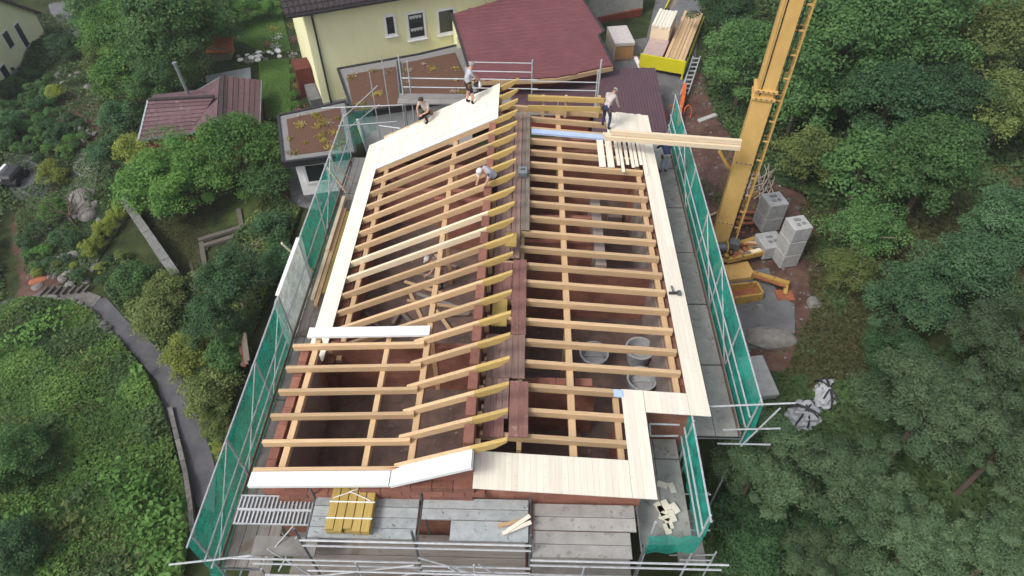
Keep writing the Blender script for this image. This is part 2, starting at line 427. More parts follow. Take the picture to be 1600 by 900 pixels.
idx = np.arange(ny * nx).reshape(ny, nx)
fs = np.stack([idx[:-1, :-1], idx[:-1, 1:], idx[1:, 1:], idx[1:, :-1]], -1).reshape(-1, 4)
def fast_mesh(me, vs, fs):
    nv, nf, k = len(vs), len(fs), fs.shape[1]
    me.vertices.add(nv); me.vertices.foreach_set('co', np.ascontiguousarray(vs, np.float32).ravel())
    me.loops.add(nf * k); me.loops.foreach_set('vertex_index', np.ascontiguousarray(fs, np.int32).ravel())
    me.polygons.add(nf); me.polygons.foreach_set('loop_start', np.arange(0, nf * k, k, dtype=np.int32))
    me.polygons.foreach_set('loop_total', np.full(nf, k, np.int32))
    me.update(calc_edges=True)
fast_mesh(me, vs, fs)
me.polygons.foreach_set('use_smooth', np.ones(len(fs), bool))
for nm, mm in (('soil', ms_), ('grass', mg_)):
    at = me.attributes.new(nm, 'FLOAT', 'POINT'); at.data.foreach_set('value', mm.ravel().astype(np.float32))
def groundmat():
    m = bpy.data.materials.new('ground'); m.use_nodes = True
    n, l = m.node_tree.nodes, m.node_tree.links
    bs = n['Principled BSDF']; bs.inputs['Roughness'].default_value = .95; bs.inputs['Specular IOR Level'].default_value = .1
    tc = n.new('ShaderNodeTexCoord')
    def noise(sc, d=6):
        k = n.new('ShaderNodeTexNoise'); k.inputs['Scale'].default_value = sc; k.inputs['Detail'].default_value = d; k.inputs['Roughness'].default_value = .7
        l.new(tc.outputs['Object'], k.inputs['Vector']); return k.outputs[0]
    def ramp(f, a, b, c0, c1):
        r = n.new('ShaderNodeValToRGB'); r.color_ramp.elements[0].position = a; r.color_ramp.elements[1].position = b
        r.color_ramp.elements[0].color = rgb(c0); r.color_ramp.elements[1].color = rgb(c1); l.new(f, r.inputs[0]); return r.outputs[0]
    base = ramp(noise(.9), .35, .68, (.022, .030, .014), (.06, .075, .028))
    soil = ramp(noise(1.1), .35, .7, (.075, .042, .033), (.165, .10, .08))
    grass = ramp(noise(1.3), .35, .7, (.042, .062, .02), (.085, .115, .032))
    def mixin(a, b, attr):
        at = n.new('ShaderNodeAttribute'); at.attribute_name = attr
        ad = n.new('ShaderNodeMath'); ad.operation = 'MULTIPLY_ADD'; ad.inputs[1].default_value = .9; l.new(noise(1.6), ad.inputs[0])
        l.new(at.outputs['Fac'], ad.inputs[2])
        mr = n.new('ShaderNodeMapRange'); mr.inputs['From Min'].default_value = .82; mr.inputs['From Max'].default_value = 1.05; l.new(ad.outputs[0], mr.inputs[0])
        x = n.new('ShaderNodeMix'); x.data_type = 'RGBA'; l.new(mr.outputs[0], x.inputs['Factor']); l.new(a, x.inputs['A']); l.new(b, x.inputs['B']); return x.outputs['Result']
    o = mixin(mixin(base, grass, 'grass'), soil, 'soil')
    l.new(o, bs.inputs['Base Color'])
    bp = n.new('ShaderNodeBump'); bp.inputs['Strength'].default_value = .6; bp.inputs['Distance'].default_value = .08; l.new(noise(3.5), bp.inputs['Height']); l.new(bp.outputs[0], bs.inputs['Normal'])
    MATS['ground'] = m
groundmat(); me.materials.append(MATS['ground'])
ground = link_mesh('ground', me); tag(ground, kind='structure')
def gzt(x, y):
    """height of the finished ground (with its small bumps)"""
    i = np.clip(np.searchsorted(gx, x) - 1, 0, len(gx) - 2); j = np.clip(np.searchsorted(gy, y) - 1, 0, len(gy) - 2)
    u = (x - gx[i]) / (gx[i + 1] - gx[i]); v = (y - gy[j]) / (gy[j + 1] - gy[j])
    return (ZT[j, i] * (1 - u) + ZT[j, i + 1] * u) * (1 - v) + (ZT[j + 1, i] * (1 - u) + ZT[j + 1, i + 1] * u) * v
def drape(name, pix, mat, lift=.05, step=.35, kind='structure'):
    """a sheet lying on the ground inside a surveyed outline, edge skirts pushed into the ground"""
    poly = gpoly(pix); a = np.array(poly)
    bm = bmesh.new()
    vsb = [bm.verts.new((p[0], p[1], 0)) for p in poly]
    bm.faces.new(vsb)
    lo, hi = a.min(0), a.max(0)
    for k in np.arange(lo[0] + step, hi[0], step):
        bmesh.ops.bisect_plane(bm, geom=bm.verts[:] + bm.edges[:] + bm.faces[:], plane_co=(k, 0, 0), plane_no=(1, 0, 0))
    for k in np.arange(lo[1] + step, hi[1], step):
        bmesh.ops.bisect_plane(bm, geom=bm.verts[:] + bm.edges[:] + bm.faces[:], plane_co=(0, k, 0), plane_no=(0, 1, 0))
    for v in bm.verts: v.co.z = float(gzt(v.co.x, v.co.y)) + lift
    be = [e for e in bm.edges if len(e.link_faces) == 1]
    r = bmesh.ops.extrude_edge_only(bm, edges=be)
    for v in r['geom']:
        if isinstance(v, bmesh.types.BMVert): v.co.z -= lift + .15
    bmesh.ops.recalc_face_normals(bm, faces=bm.faces[:])
    me = bpy.data.meshes.new(name); bm.to_mesh(me); bm.free(); me.materials.append(MATS[mat])
    o = link_mesh(name, me); tag(o, kind=kind); return o
drape('path', [(140,480),(152,470),(167,467),(197,500),(230,527),(253,553),(273,577),(290,600),(310,647),(326,690),(336,730),(335,800),(307,790),(290,733),(270,677),(253,627),(247,597),(217,563),(187,530)], 'asphalt')
drape('concrete_pad', [(1125,430),(1200,420),(1215,465),(1240,478),(1242,520),(1220,545),(1160,545),(1130,470)], 'slab', .1)
drape('yard', [(940,70),(1010,60),(1030,-20),(1100,-20),(1085,100),(1060,180),(1030,215),(985,215),(940,160)], 'slab', .07)
drape('terrace', [(455,255),(520,230),(545,250),(500,330),(455,320)], 'slab', .07)
drape('stone_terrace', [(120,235),(155,245),(150,300),(125,345),(98,330),(110,280)], 'stone', .06)
drape('front_yard', [(10,240),(60,240),(80,290),(60,320),(25,310),(5,280)], 'slab', .05)
drape('lawn', [(404,98),(452,92),(455,182),(415,186)], 'lawn_g' if 'lawn_g' in MATS else M('lawn_g', (.075, .15, .03), (.05, .1, .022), 6, (1, 1, 1), .95).name, .05)
drape('upper_lawn', [(372,25),(440,18),(455,80),(412,84),(368,62)], 'lawn_g', .05)
drape('driveway', [(76,8),(100,2),(132,40),(126,58),(112,56),(80,22)], 'slab', .06)
drape('garden_path', [(196,322),(205,336),(160,395),(145,425),(132,418),(150,385)], 'stone', .06)
drape('stone_steps_bed', [(20,480),(45,470),(75,452),(115,445),(160,466),(145,482),(110,478),(60,480)], 'stone', .06)

# ================================================================== leaves
def leaf_mesh(name, c, nrm, size, tint, mat, aspect=.55, off=(0, 0, 0)):
    c = np.asarray(c, float); N = len(c)
    nrm = nrm / (np.linalg.norm(nrm, axis=1, keepdims=True) + 1e-9)
    t = nrs.normal(size=(N, 3)); t -= nrm * (t * nrm).sum(1, keepdims=True); t /= np.linalg.norm(t, axis=1, keepdims=True) + 1e-9
    b = np.cross(nrm, t); s = np.asarray(size)[:, None]
    vs = np.stack([c - t * s, c + b * s * aspect + nrm * s * .12, c + t * s, c - b * s * aspect + nrm * s * .12], 1).reshape(-1, 3) - np.array(off)
    fs = np.arange(4 * N).reshape(N, 4)
    me = bpy.data.meshes.new(name); fast_mesh(me, vs, fs)
    a = me.attributes.new('tint', 'FLOAT', 'FACE'); a.data.foreach_set('value', np.clip(tint, 0, 1).astype(np.float32))
    me.materials.append(MATS[mat]); return me
def unit(n): 
    v = nrs.normal(size=(n, 3)); return v / np.linalg.norm(v, axis=1, keepdims=True)
def crown(name, nclump, nleaf, size, mat, rc=(.22, .36), open_=.0, flat=1.0, aspect=.55, upbias=.35, inner=.45):
    """a crown of radius about 1 made of leaf clumps with gaps between them"""
    lob = unit(7); la = nrs.uniform(-.22, .28, 7)
    d = unit(nclump); d[:, 2] = np.where(d[:, 2] < -.45, -d[:, 2], d[:, 2])
    rr = nrs.uniform(inner, .86, nclump) * (1 + (la * np.clip(d @ lob.T, 0, 1) ** 3).sum(1))
    cc = d * rr[:, None]; cc[:, 2] *= flat
    C, Nn, S, T = [], [], [], []
    for k in range(nclump):
        r = nrs.uniform(*rc); n = int(nleaf * nrs.uniform(.6, 1.3))
        u = unit(n); u[:, 2] = np.where((u[:, 2] < -.2) & (nrs.rand(n) < .7), -u[:, 2], u[:, 2])
        rad = r * nrs.uniform(.35, 1.08, n) ** .6
        ax_ = nrs.uniform(.65, 1.45, 3) * np.array([1, 1, .72])
        rad = np.where(nrs.rand(n) < (.0 if inner > .6 else .12), rad * nrs.uniform(1.1, 1.6, n), rad)
        p = cc[k] + u * rad[:, None] * ax_
        C.append(p); nn = u * .8 + nrs.normal(size=(n, 3)) * .55; nn[:, 2] += upbias; Nn.append(nn)
        S.append(size * nrs.uniform(.6, 1.35, n)); T.append(np.clip(nrs.uniform(.05, .95) + nrs.normal(size=n) * .24, 0, 1))
    me = leaf_mesh(name, np.vstack(C), np.vstack(Nn), np.hstack(S), np.hstack(T), mat, aspect)
    return me, cc
def scatter(name, pix, n, size, mat, hmax=.25, mound=None, poly=None, avoid=None, nvec=1.0, lift=.03, patch=None):
    poly = poly or gpoly(pix); a = np.array(poly); lo, hi = a.min(0), a.max(0)
    X = nrs.uniform(lo[0], hi[0], n * 3); Y = nrs.uniform(lo[1], hi[1], n * 3)
    k = inpoly(X, Y, poly)
    if avoid:
        for q in avoid: k &= ~inpoly(X, Y, q)
    if patch is not None:
        q_ = np.zeros(len(X))
        for q in range(8):
            q_ += np.sin(nrs.uniform(-1.6, 1.6) * X + nrs.uniform(-1.6, 1.6) * Y + nrs.uniform(0, 6.3))
        k &= (q_ / 2.2 + nrs.normal(size=len(X)) * .35) > patch
    X, Y = X[k][:n], Y[k][:n]; m = len(X)
    H = np.zeros(m)
    for q in range(10):
        fx, fy, ph = nrs.uniform(-2.2, 2.2), nrs.uniform(-2.2, 2.2), nrs.uniform(0, 6.3)
        H += np.sin(fx * X + fy * Y + ph)
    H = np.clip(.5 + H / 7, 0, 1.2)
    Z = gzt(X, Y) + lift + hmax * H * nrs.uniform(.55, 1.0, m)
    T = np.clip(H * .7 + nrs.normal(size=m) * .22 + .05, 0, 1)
    nn = nrs.normal(size=(m, 3)) * .55; nn[:, 2] += nvec
    me = leaf_mesh(name, np.stack([X, Y, Z], 1), nn, size * nrs.uniform(.6, 1.4, m), T, mat)
    o = link_mesh(name, me); tag(o, kind='stuff'); return o
# ================================================================== the house shell under construction
site = thing('house_shell', 'large brick house shell with open timber roof rafters ringed by scaffolding', 'house', (0, 15, 0))
ZL, XT, SL = 8.6, -.28, .489           # left roof: top edge height, its x, slope
def zl(x): return ZL - SL * (XT - x)
def zr(x): return 7.35 - .084 * (x - .08)
# floor and walls
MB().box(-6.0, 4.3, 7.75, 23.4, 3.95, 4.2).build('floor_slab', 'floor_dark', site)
def wall(name, x0, x1, y0, y1, z0, z1, mat='brickwall'):
    return MB().box(x0, x1, y0, y1, z0, z1).build(name, mat, site)
wall('wall', -6.12, -5.62, 11.75, 23.6, -2, 5.38)            # left wall, main part
wall('wall', -6.3, -5.9, 7.4, 11.7, -2, 6.55)                # left wall, raised front part
MB().hexa([(-5.9, 7.4, 0), (-3, 7.4, 0), (-1.05, 7.4, 0), (-1.05, 7.53, 0), (-3, 7.53, 0), (-5.9, 7.53, 0)],
          [(-5.9, 7.4, 6.74), (-3, 7.4, 6.9), (-1.05, 7.4, 7.8), (-1.05, 7.53, 7.8), (-3, 7.53, 6.9), (-5.9, 7.53, 6.74)]).build('front_wall', 'brickwall', site)
wall('wall', -1.04, 2.6, 7.35, 7.65, 0, 6.75)
wall('wall', 2.6, 2.95, 7.35, 10.0, 0, 6.75)
wall('wall', 2.951, 4.2, 9.72, 10.02, 0, 6.6)
wall('wall', 4.2, 4.58, 9.72, 23.6, 0, 6.4)
wall('back_wall', -5.6, 4.19, 23.3, 23.6, 0, 5.4)
wall('middle_wall', -1.3, -1.06, 7.72, 23.28, 4.2, 6.6)
MB().box(-1.3, -1.06, 7.72, 23.28, 6.6, 7.86).build('clerestory_wall', 'brick', site)
for Y, x0, x1, z1 in ((11.95, -5.6, -1.31, 6.3), (18.4, -3.2, -1.31, 6.6), (19.9, -5.5, -1.31, 5.8), (21.3, -5.5, -1.31, 5.9), (22.4, -5.5, -1.31, 5.9), (10.55, -1.05, 2.1, 6.35), (15.0, -1.05, 4.19, 6.5), (16.25, -1.05, 2.35, 6.6), (17.5, -1.05, 2.35, 6.6), (18.75, -1.05, 2.35, 6.6), (21.9, -1.05, 4.19, 6.3), (22.7, -1.05, 4.19, 6.3)):
    wall('partition_wall', x0, x1, Y, Y + .18, 4.2, z1)
MB().box(2.36, 2.7, 15.2, 18.9, 4.2, 6.62).build('pier', 'plaster_dark', site)
MB().box(4.14, 4.195, 10.1, 19.5, 4.2, 6.3).build('plaster_face', 'plaster_dark', site)
MB().box(-5.9, -5.85, 7.8, 11.2, 4.2, 6.4).build('plaster_face', 'plaster_dark', site)
# brick courses on the wall heads (one brick, shared)
bk = MB().box(-.245, .245, -.12, .12, 0, .235).mesh('brick', 'brick', bevel=.008)
bky = MB().box(-.12, .12, -.245, .245, 0, .235).mesh('brick_along', 'brick', bevel=.008)
for i in range(23): link_mesh('brick', bky, site, (-5.74 + rnd.uniform(-.01, .01), 12.1 + i * .5, 5.385))
for i in range(8): link_mesh('brick', bky, site, (-6.1 + rnd.uniform(-.01, .01), 7.75 + i * .5, 6.555))
for i in range(26): link_mesh('brick', bky, site, (4.45 + rnd.uniform(-.01, .01), 10.3 + i * .5, 6.405))
for i in range(6): link_mesh('brick', bk, site, (-.78 + i * .5, 10.64, 6.355))
for i in range(9): link_mesh('brick', bk, site, (-5.6 + i * .5, 7.33, 6.1 + rnd.uniform(0, .01)))
for i in range(9): link_mesh('brick', bk, site, (-5.35 + i * .5, 7.325, 6.34 + rnd.uniform(0, .01)))
for i in range(6): link_mesh('brick', bk, site, (-3.55 + i * .5, 7.33, 6.58 + rnd.uniform(0, .01)))
for i in range(4): link_mesh('brick', bk, site, (-2.8 + i * .5, 7.325, 6.82 + rnd.uniform(0, .01)))
for k in range(20): link_mesh('brick', bky, site, (-1.18, 8.05 + .752 * k, 7.865))
# studs of the clerestory (seen between the tails)
stud = MB().box(-.06, .06, -.06, .06, 0, .5).mesh('stud', 'timber_z')
for k in range(21): link_mesh('stud', stud, site, (-.98, 8.0 + .752 * k, 7.36))

# left rafters: profile in x-z, extruded across .1
def raft(name, prof, w, mat):
    mb = MB(); mb.hexa([(x, -w / 2, z) for x, z in prof], [(x, w / 2, z) for x, z in prof]); return mb.mesh(name, mat, bevel=.006)
D = .23
def prof(x0, x1, tail=False):
    z0, z1 = zl(x0), zl(x1)
    if tail: return [(x0, z0 - D), (x1 - .28, zl(x1 - .28) - D), (x1, z1 - .09), (x1, z1), (x0, z0)]
    return [(x0, z0 - D), (x1, z1 - D), (x1, z1), (x0, z0)]
XE = -5.9
r_main = raft('rafter', prof(XE, -1.12), .1, 'timber_x'); r_pale = raft('rafter_pale', prof(XE, -1.12), .1, 'timber_pale_x')
r_short = raft('rafter_short', [(-2.97, zl(-2.97) - .06), (-2.8, zl(-2.8) - .2), (-2.6, zl(-2.6) - D), (-1.12, zl(-1.12) - D), (-1.12, zl(-1.12)), (-2.97, zl(-2.97))], .1, 'timber_x')
r_tail = raft('rafter_tail', prof(-1.12, XT, True), .1, 'yellow_glulam')
zf = lambda x: 7.353 + .06 * (x + 2.83)
r_flat = raft('flat_rafter', [(-6.34, zf(-6.34) - .2), (-2.66, zf(-2.66) - .2), (-2.66, zf(-2.66) + .03), (-2.83, zf(-2.83)), (-6.34, zf(-6.34))], .1, 'timber_x')
for k in range(22):
    Y = 7.64 + .752 * k
    o = link_mesh('rafter', r_short if k < 6 else (r_pale if k in (10, 11) else r_main), site, (0, Y + rnd.uniform(-.012, .012), 0), (0, 0, rnd.uniform(-.003, .003)))
    t = link_mesh('rafter_tail', r_tail, o, wl(o))
    if k < 6:
        link_mesh('flat_rafter', r_flat, site, (0, Y - .102, 0))
# purlins and plates of the left roof
def beam(name, x, y0, y1, ztop, w, h, mat='timber_y'):
    return MB().box(x - w / 2, x + w / 2, y0, y1, ztop - h, ztop).build(name, mat, site, bevel=.006)
beam('purlin', -2.6, 7.7, 23.5, zl(-2.6) - D - .003, .16, .22)
beam('purlin', -1.22, 7.7, 23.5, zl(-1.22) - D - .003, .14, .12)
beam('purlin', -3.72, 7.7, 11.7, zf(-3.72) - .203, .14, .2)
beam('wall_plate', -5.42, 11.8, 23.5, zl(-5.42) - D - .003, .16, .14)
beam('wall_plate', -5.74, 7.7, 11.7, zf(-5.74) - .203, .16, .18)
# right rafters
xr0, xr1 = .02, 4.33
def rprof(a, b): return [(a, zr(a) - .22), (b, zr(b) - .22), (b, zr(b)), (a, zr(a))]
rr_l = raft('right_rafter', rprof(xr0 - 1.0, xr1), .12, 'timber_x'); rr_s = raft('right_rafter_short', rprof(xr0 - 1.0, 2.72), .12, 'timber_x')
for k in range(21):
    link_mesh('rafter', rr_s if k < 3 else rr_l, site, (0, 8.48 + .75 * k + rnd.uniform(-.012, .012), 0), (0, 0, rnd.uniform(-.003, .003)))
beam('purlin', 1.32, 7.5, 23.6, zr(1.32) - .223, .18, .24)
beam('wall_plate', 4.2, 10.1, 23.5, zr(4.2) - .223, .16, .12)
beam('wall_plate', 2.5, 7.7, 9.9, zr(2.5) - .223, .16, .12)
beam('ridge_plate', -.02, 8.2, 23.4, zr(0) - .223, .12, .2)
posts = MB().box(-.07, .07, -.07, .07, 4.2, 6.88).mesh('post', 'timber_z')
for x, y in ((1.32, 12.4), (1.32, 17.2), (-2.6, 12.0), (-2.6, 16.6), (-2.6, 20.2), (1.32, 21.0)): link_mesh('post', posts, site, (x, y, 0))

# boarding: planks laid along y or x on a sloping plane z = fz(x)
def planks(rects, fz, along, w, thick=.026, mats=('board_y', 'board_x'), seg=None, lift=.004, jitter=.0, name='roof_board'):
    for x0, x1, y0, y1 in rects:
        if along == 'y':
            n = max(1, round((x1 - x0) / w)); s = (x1 - x0) / n
            for i in range(n):
                a, b = x0 + i * s + .0012, x0 + (i + 1) * s - .0012
                cuts = [y0, y1]
                if seg: 
                    y = y0 + seg * rnd.uniform(.3, 1)
                    while y < y1 - .5: cuts.insert(-1, y); y += seg * rnd.uniform(.85, 1.1)
                for p, q in zip(cuts[:-1], cuts[1:]):
                    e = rnd.uniform(-jitter, jitter) if q == y1 else 0; e0 = rnd.uniform(-jitter, jitter) if p == y0 else 0
                    h = rnd.uniform(0, .003)
                    MB().hexa([(a, p + e0 + .002, fz(a) + lift + h), (b, p + e0 + .002, fz(b) + lift + h), (b, q + e - .002, fz(b) + lift + h), (a, q + e - .002, fz(a) + lift + h)],
                              [(a, p + e0 + .002, fz(a) + lift + thick + h), (b, p + e0 + .002, fz(b) + lift + thick + h), (b, q + e - .002, fz(b) + lift + thick + h), (a, q + e - .002, fz(a) + lift + thick + h)]).build(name, mats[0], site)
planks([(-6.5, -5.84, 11.7, 23.2)], zl, 'y', .165, seg=4.2)                 # left eave
planks([(4.36, 4.9, 9.36, 23.4)], zr, 'y', .135, seg=4.5)                   # right eave
planks([(3.21, 4.355, 9.36, 10.02)], zr, 'y', .145, jitter=.0)              # step
planks([(2.62, 3.2, 7.0, 10.02)], zr, 'y', .145, jitter=.0)                 # inner strip
planks([(-1.06, 2.615, 7.0, 7.96)], zr, 'y', .145, jitter=.0)               # front edge
planks([(-5.83, -3.4, 21.5, 22.45), (-3.395, -1.0, 21.5, 22.3)], zl, 'y', .16, jitter=.0, lift=.006)
planks([(-5.83, -3.9, 22.46, 23.3), (-3.897, -1.0, 22.31, 23.6)], zl, 'y', .16, jitter=.03, lift=.006)
planks([(3.2, 4.95, 21.55, 23.5)], zr, 'y', .15, jitter=.04, lift=.035)
MB().slab([(-5.83, 21.12, zl(-5.83) + .05), (-1.0, 21.12, zl(-1.0) + .05), (-1.0, 21.44, zl(-1.0) + .05), (-5.83, 21.44, zl(-5.83) + .05)], .04).build('insulation_strip', 'white_insulation', site)
# white insulation along the gable edges
MB().slab([(-6.35, 7.1, zf(-6.35)), (-3.02, 7.1, zf(-3.02)), (-3.02, 7.47, zf(-3.02)), (-6.35, 7.47, zf(-6.35))], .1).build('insulation_board', 'white_insulation', site)
MB().slab([(-3.01, 7.1, zl(-3.01) + .03), (-1.07, 7.1, zl(-1.07) + .03), (-1.07, 7.56, zl(-1.07) + .03), (-3.01, 7.56, zl(-3.01) + .03)], .1).build('insulation_board', 'white_insulation', site)
MB().slab([(-5.98, 11.53, 7.24), (-2.55, 11.53, 7.42), (-2.55, 11.86, 7.42), (-5.98, 11.86, 7.24)], .08).build('insulation_board', 'white_insulation', site)
MB().slab([(.25, 21.5, zr(.25) + .09), (3.18, 21.5, zr(3.18) + .09), (3.18, 21.78, zr(3.18) + .09), (.25, 21.78, zr(.25) + .09)], .08).build('foil_board', 'blue_foil', site)
MB().slab([(2.42, 9.76, zr(2.42) + .06), (2.66, 9.76, zr(2.66) + .06), (2.66, 9.98, zr(2.66) + .06), (2.42, 9.98, zr(2.42) + .06)], .05).build('foil_board', 'blue_foil', site)
# walkway planks along the ridge
def walk(x0, x1, y0, y1, mat, n=3, z=.05):
    s = (x1 - x0) / n
    for i in range(n):
        MB().box(x0 + i * s + .004, x0 + (i + 1) * s - .004, y0 + rnd.uniform(-.02, .02), y1 + rnd.uniform(-.02, .02), zr(0) + z, zr(0) + z + .035 + rnd.uniform(0, .004)).build('walkway_plank', mat, site)
walk(-.38, -.1, 14.6, 22.7, 'pinkwood', 2); walk(-.09, .2, 15.9, 22.7, 'oldwood_y', 2, .056)
walk(-.30, .12, 11.6, 14.55, 'redply_y', 2); walk(-.85, -.31, 12.9, 14.4, 'redply_y', 2)
walk(-.92, .1, 10.12, 11.58, 'pinkwood', 6); walk(-.92, -.3, 8.9, 10.1, 'pinkwood', 4)
walk(-.28, .2, 8.35, 9.98, 'redply_y', 2, .1); walk(-.9, -.4, 8.35, 8.88, 'redply_y', 2, .06)
walk(-.85, -.42, 11.9, 12.88, 'yellow_formwork', 1); walk(-.55, -.2, 14.75, 15.4, 'yellow_formwork', 1, .4); walk(-.9, -.4, 14.6, 22.5, 'pinkwood', 3, .04)
# hand rail braces at the back right corner
for (a, b) in (((.1, 22.55, 7.85), (3.1, 22.65, 7.75)), ((.1, 23.15, 7.9), (3.1, 23.2, 7.8)), ((.1, 23.75, 7.6), (3.1, 23.75, 7.5))):
    MB().bar(a, b, .06, .2).build('guard_board', 'yellow_glulam', site)
for x in (.7, 1.6, 2.9): MB().box(x - .05, x + .05, 23.25, 23.35, 7.0, 7.95).build('guard_post', 'timber_z', site)
# clutter on the floor inside
cl = [('timber_stack', -3.6, 15.4, 'oldwood_y'), ('timber_stack', -2.0, 12.8, 'oldwood_y')]
def tub(px, py, label):
    p = P(px, py, 4.55)
    t = thing('tub', label, 'tub', (p[0], p[1], 4.2), 'pale plastic tubs inside the shell')
    mb = MB(); mb.lathe([(.34, .0), (.43, .62), (.47, .62), (.47, .66), (.41, .66), (.33, .05)], wl(t), 24); mb.build('bucket', 'tub_plastic', t, smooth=False)
    m2 = MB(); m2.lathe([(.36, .3), (.36, .34)], wl(t), 20); m2.build('filling', 'concrete', t)
    m3 = MB(); m3.tube(wl(t) + Vector((-.3, .1, .36)), wl(t) + Vector((.25, -.15, .7)), .02); m3.build('stick', 'steel', t)
tub(927, 560, 'pale plastic tub on the floor, nearest the middle purlin')
tub(998, 553, 'pale plastic tub on the floor near the right wall, farther back')
tub(1001, 600, 'pale plastic tub half hidden under the front right boards')
# ================================================================== scaffolding
def tubes(t, segs, r=.026, mat='steel', name='rail'):
    for a, b in segs: MB().tube(a, b, r, n=6).build(name, mat, t)
def netsheet(t, xy0, xy1, z0, z1, mat='net_green', name='net', wob=.09, nu=None):
    L = math.hypot(xy1[0] - xy0[0], xy1[1] - xy0[1]); nu = nu or max(6, int(L / .12))
    nx_, ny_ = -(xy1[1] - xy0[1]) / L, (xy1[0] - xy0[0]) / L
    ph = rnd.uniform(0, 6)
    def f(u, v):
        w = wob * (math.sin(u * L * 2.1 + ph) * .6 + math.sin(u * L * 4.7 + 2 * v + ph) * .4) * (1 - abs(2 * v - 1) ** 3)
        top = z1 - .1 * abs(math.sin(u * L * 1.22)) - .03 * abs(math.sin(u * L * 5.1 + ph)); w += .025 * math.sin(u * L * 11 + 5 * v + ph)
        return (xy0[0] + (xy1[0] - xy0[0]) * u + nx_ * w, xy0[1] + (xy1[1] - xy0[1]) * u + ny_ * w, z0 + (top - z0) * v)
    return sheet(name, f, nu, 6, mat, t)
def deck(t, x0, x1, y0, y1, z, n, mat, along='y', name='deck_board'):
    s = ((x1 - x0) if along == 'y' else (y1 - y0)) / n
    for i in range(n):
        g = .008; dz = rnd.uniform(-.006, .006)
        if along == 'y': MB().box(x0 + i * s + g, x0 + (i + 1) * s - g, y0 + .01, y1 - .01, z - .05 + dz, z + dz).build(name, mat, t)
        else: MB().box(x0 + .01, x1 - .01, y0 + i * s + g, y0 + (i + 1) * s - g, z - .05 + dz, z + dz).build(name, mat, t)

# left
sl = thing('scaffold', 'long grey tube scaffold with green netting down the left eave above the garden', 'scaffold', (-7.2, 15, -1.5), 'scaffolds round the shell')
YB = [6.3, 8.87, 11.44, 14.01, 16.58, 19.15, 21.72, 24.3]
for y in YB:
    MB().tube((-7.71, y, gz(-7.71, y) - .1), (-7.71, y, 6.2), .03).build('standard', 'steel', sl)
    MB().tube((-6.62, y, gz(-6.62, y) - .1), (-6.62, y, 4.15), .03).build('standard', 'steel', sl)
    MB().tube((-7.71, y, 4.12), (-6.62, y, 4.12), .028).build('transom', 'steel_dark', sl)
    MB().tube((-7.71, y, 2.1), (-6.62, y, 2.1), .028).build('transom', 'steel_dark', sl)
tubes(sl, [((-7.71, 6.0, 6.2), (-7.71, 15.2, 6.2)), ((-7.71, 15.3, 6.22), (-7.71, 24.5, 6.22)), ((-7.66, 6.1, 5.2), (-7.66, 15.2, 5.2)), ((-7.66, 15.2, 5.2), (-7.66, 24.4, 5.2)),
           ((-7.66, 6.1, 4.7), (-7.66, 13.4, 4.7)), ((-7.5, 6.3, 3.2), (-7.5, 12.5, 3.2)), ((-7.71, 5.4, 3.75), (-7.71, 11.2, 3.75)), ((-8.6, 6.05, 5.0), (-5.2, 6.5, 5.05)), ((-8.2, 5.95, 4.2), (-5.5, 6.15, 4.2)), ((-8.3, 5.8, 3.9), (-5.6, 5.9, 3.95))])
tubes(sl, [((-7.73, 6.3, 4.1), (-7.73, 8.87, 6.1)), ((-7.73, 11.44, 4.1), (-7.73, 14.0, 6.1)), ((-7.73, 11.44, 6.1), (-7.73, 8.87, 4.1)), ((-7.73, 19.2, 4.1), (-7.73, 21.7, 6.1))], .02, 'steel', 'brace')
for i in range(7):
    deck(sl, -7.64, -6.66, YB[i] + .02, YB[i + 1] - .02, 4.2, 3, 'deckwood_y' if i not in (1, 2, 6) else 'deck_grey')
MB().box(-7.7, -7.665, 6.3, 15.0, 4.2, 4.35).build('toe_board', 'oldwood_y', sl); MB().box(-7.7, -7.665, 15.02, 24.2, 4.2, 4.35).build('toe_board', 'oldwood_y', sl)
for i in range(7):
    MB().box(-7.7, -7.1, YB[i] + .02, YB[i + 1] - .02, 2.12, 2.17).build('deck_board', 'deckwood_y', sl)
netsheet(sl, (-7.75, 6.1), (-7.75, 14.0), 3.6, 6.2); netsheet(sl, (-7.75, 16.6), (-7.75, 20.9), 3.9, 6.2); netsheet(sl, (-7.75, 20.9), (-7.75, 24.4), 4.2, 6.15, 'net_thin')
netsheet(sl, (-7.76, 13.6), (-7.76, 17.0), 3.9, 6.24, 'net_film', 'film', .05)
netsheet(sl, (-7.75, 6.0), (-5.9, 5.9), 3.4, 4.6)
MB().box(-7.80, -7.68, 14.0, 16.7, 6.2, 6.25).build('hem', 'white_paint', sl)
# back left corner
tubes(sl, [((-8.7, 24.7, 6.4), (-3.6, 25.2, 6.4)), ((-8.1, 24.6, 5.6), (-5.6, 25.0, 5.6)), ((-7.71, 24.3, 5.6), (-6.6, 26.4, 5.6)), ((-7.71, 24.3, 6.2), (-6.6, 26.6, 6.4)), ((-6.6, 25.6, -.2), (-6.6, 25.6, 7.6)), ((-6.2, 26.5, -.2), (-6.2, 26.5, 7.9)), ((-6.6, 25.6, 5.0), (-5.6, 25.4, 5.0))])
netsheet(sl, (-7.7, 24.5), (-6.9, 26.2), 4.4, 6.1, 'net_thin')
deck(sl, -6.6, -5.2, 24.6, 25.4, 4.4, 2, 'deck_grey', 'x')

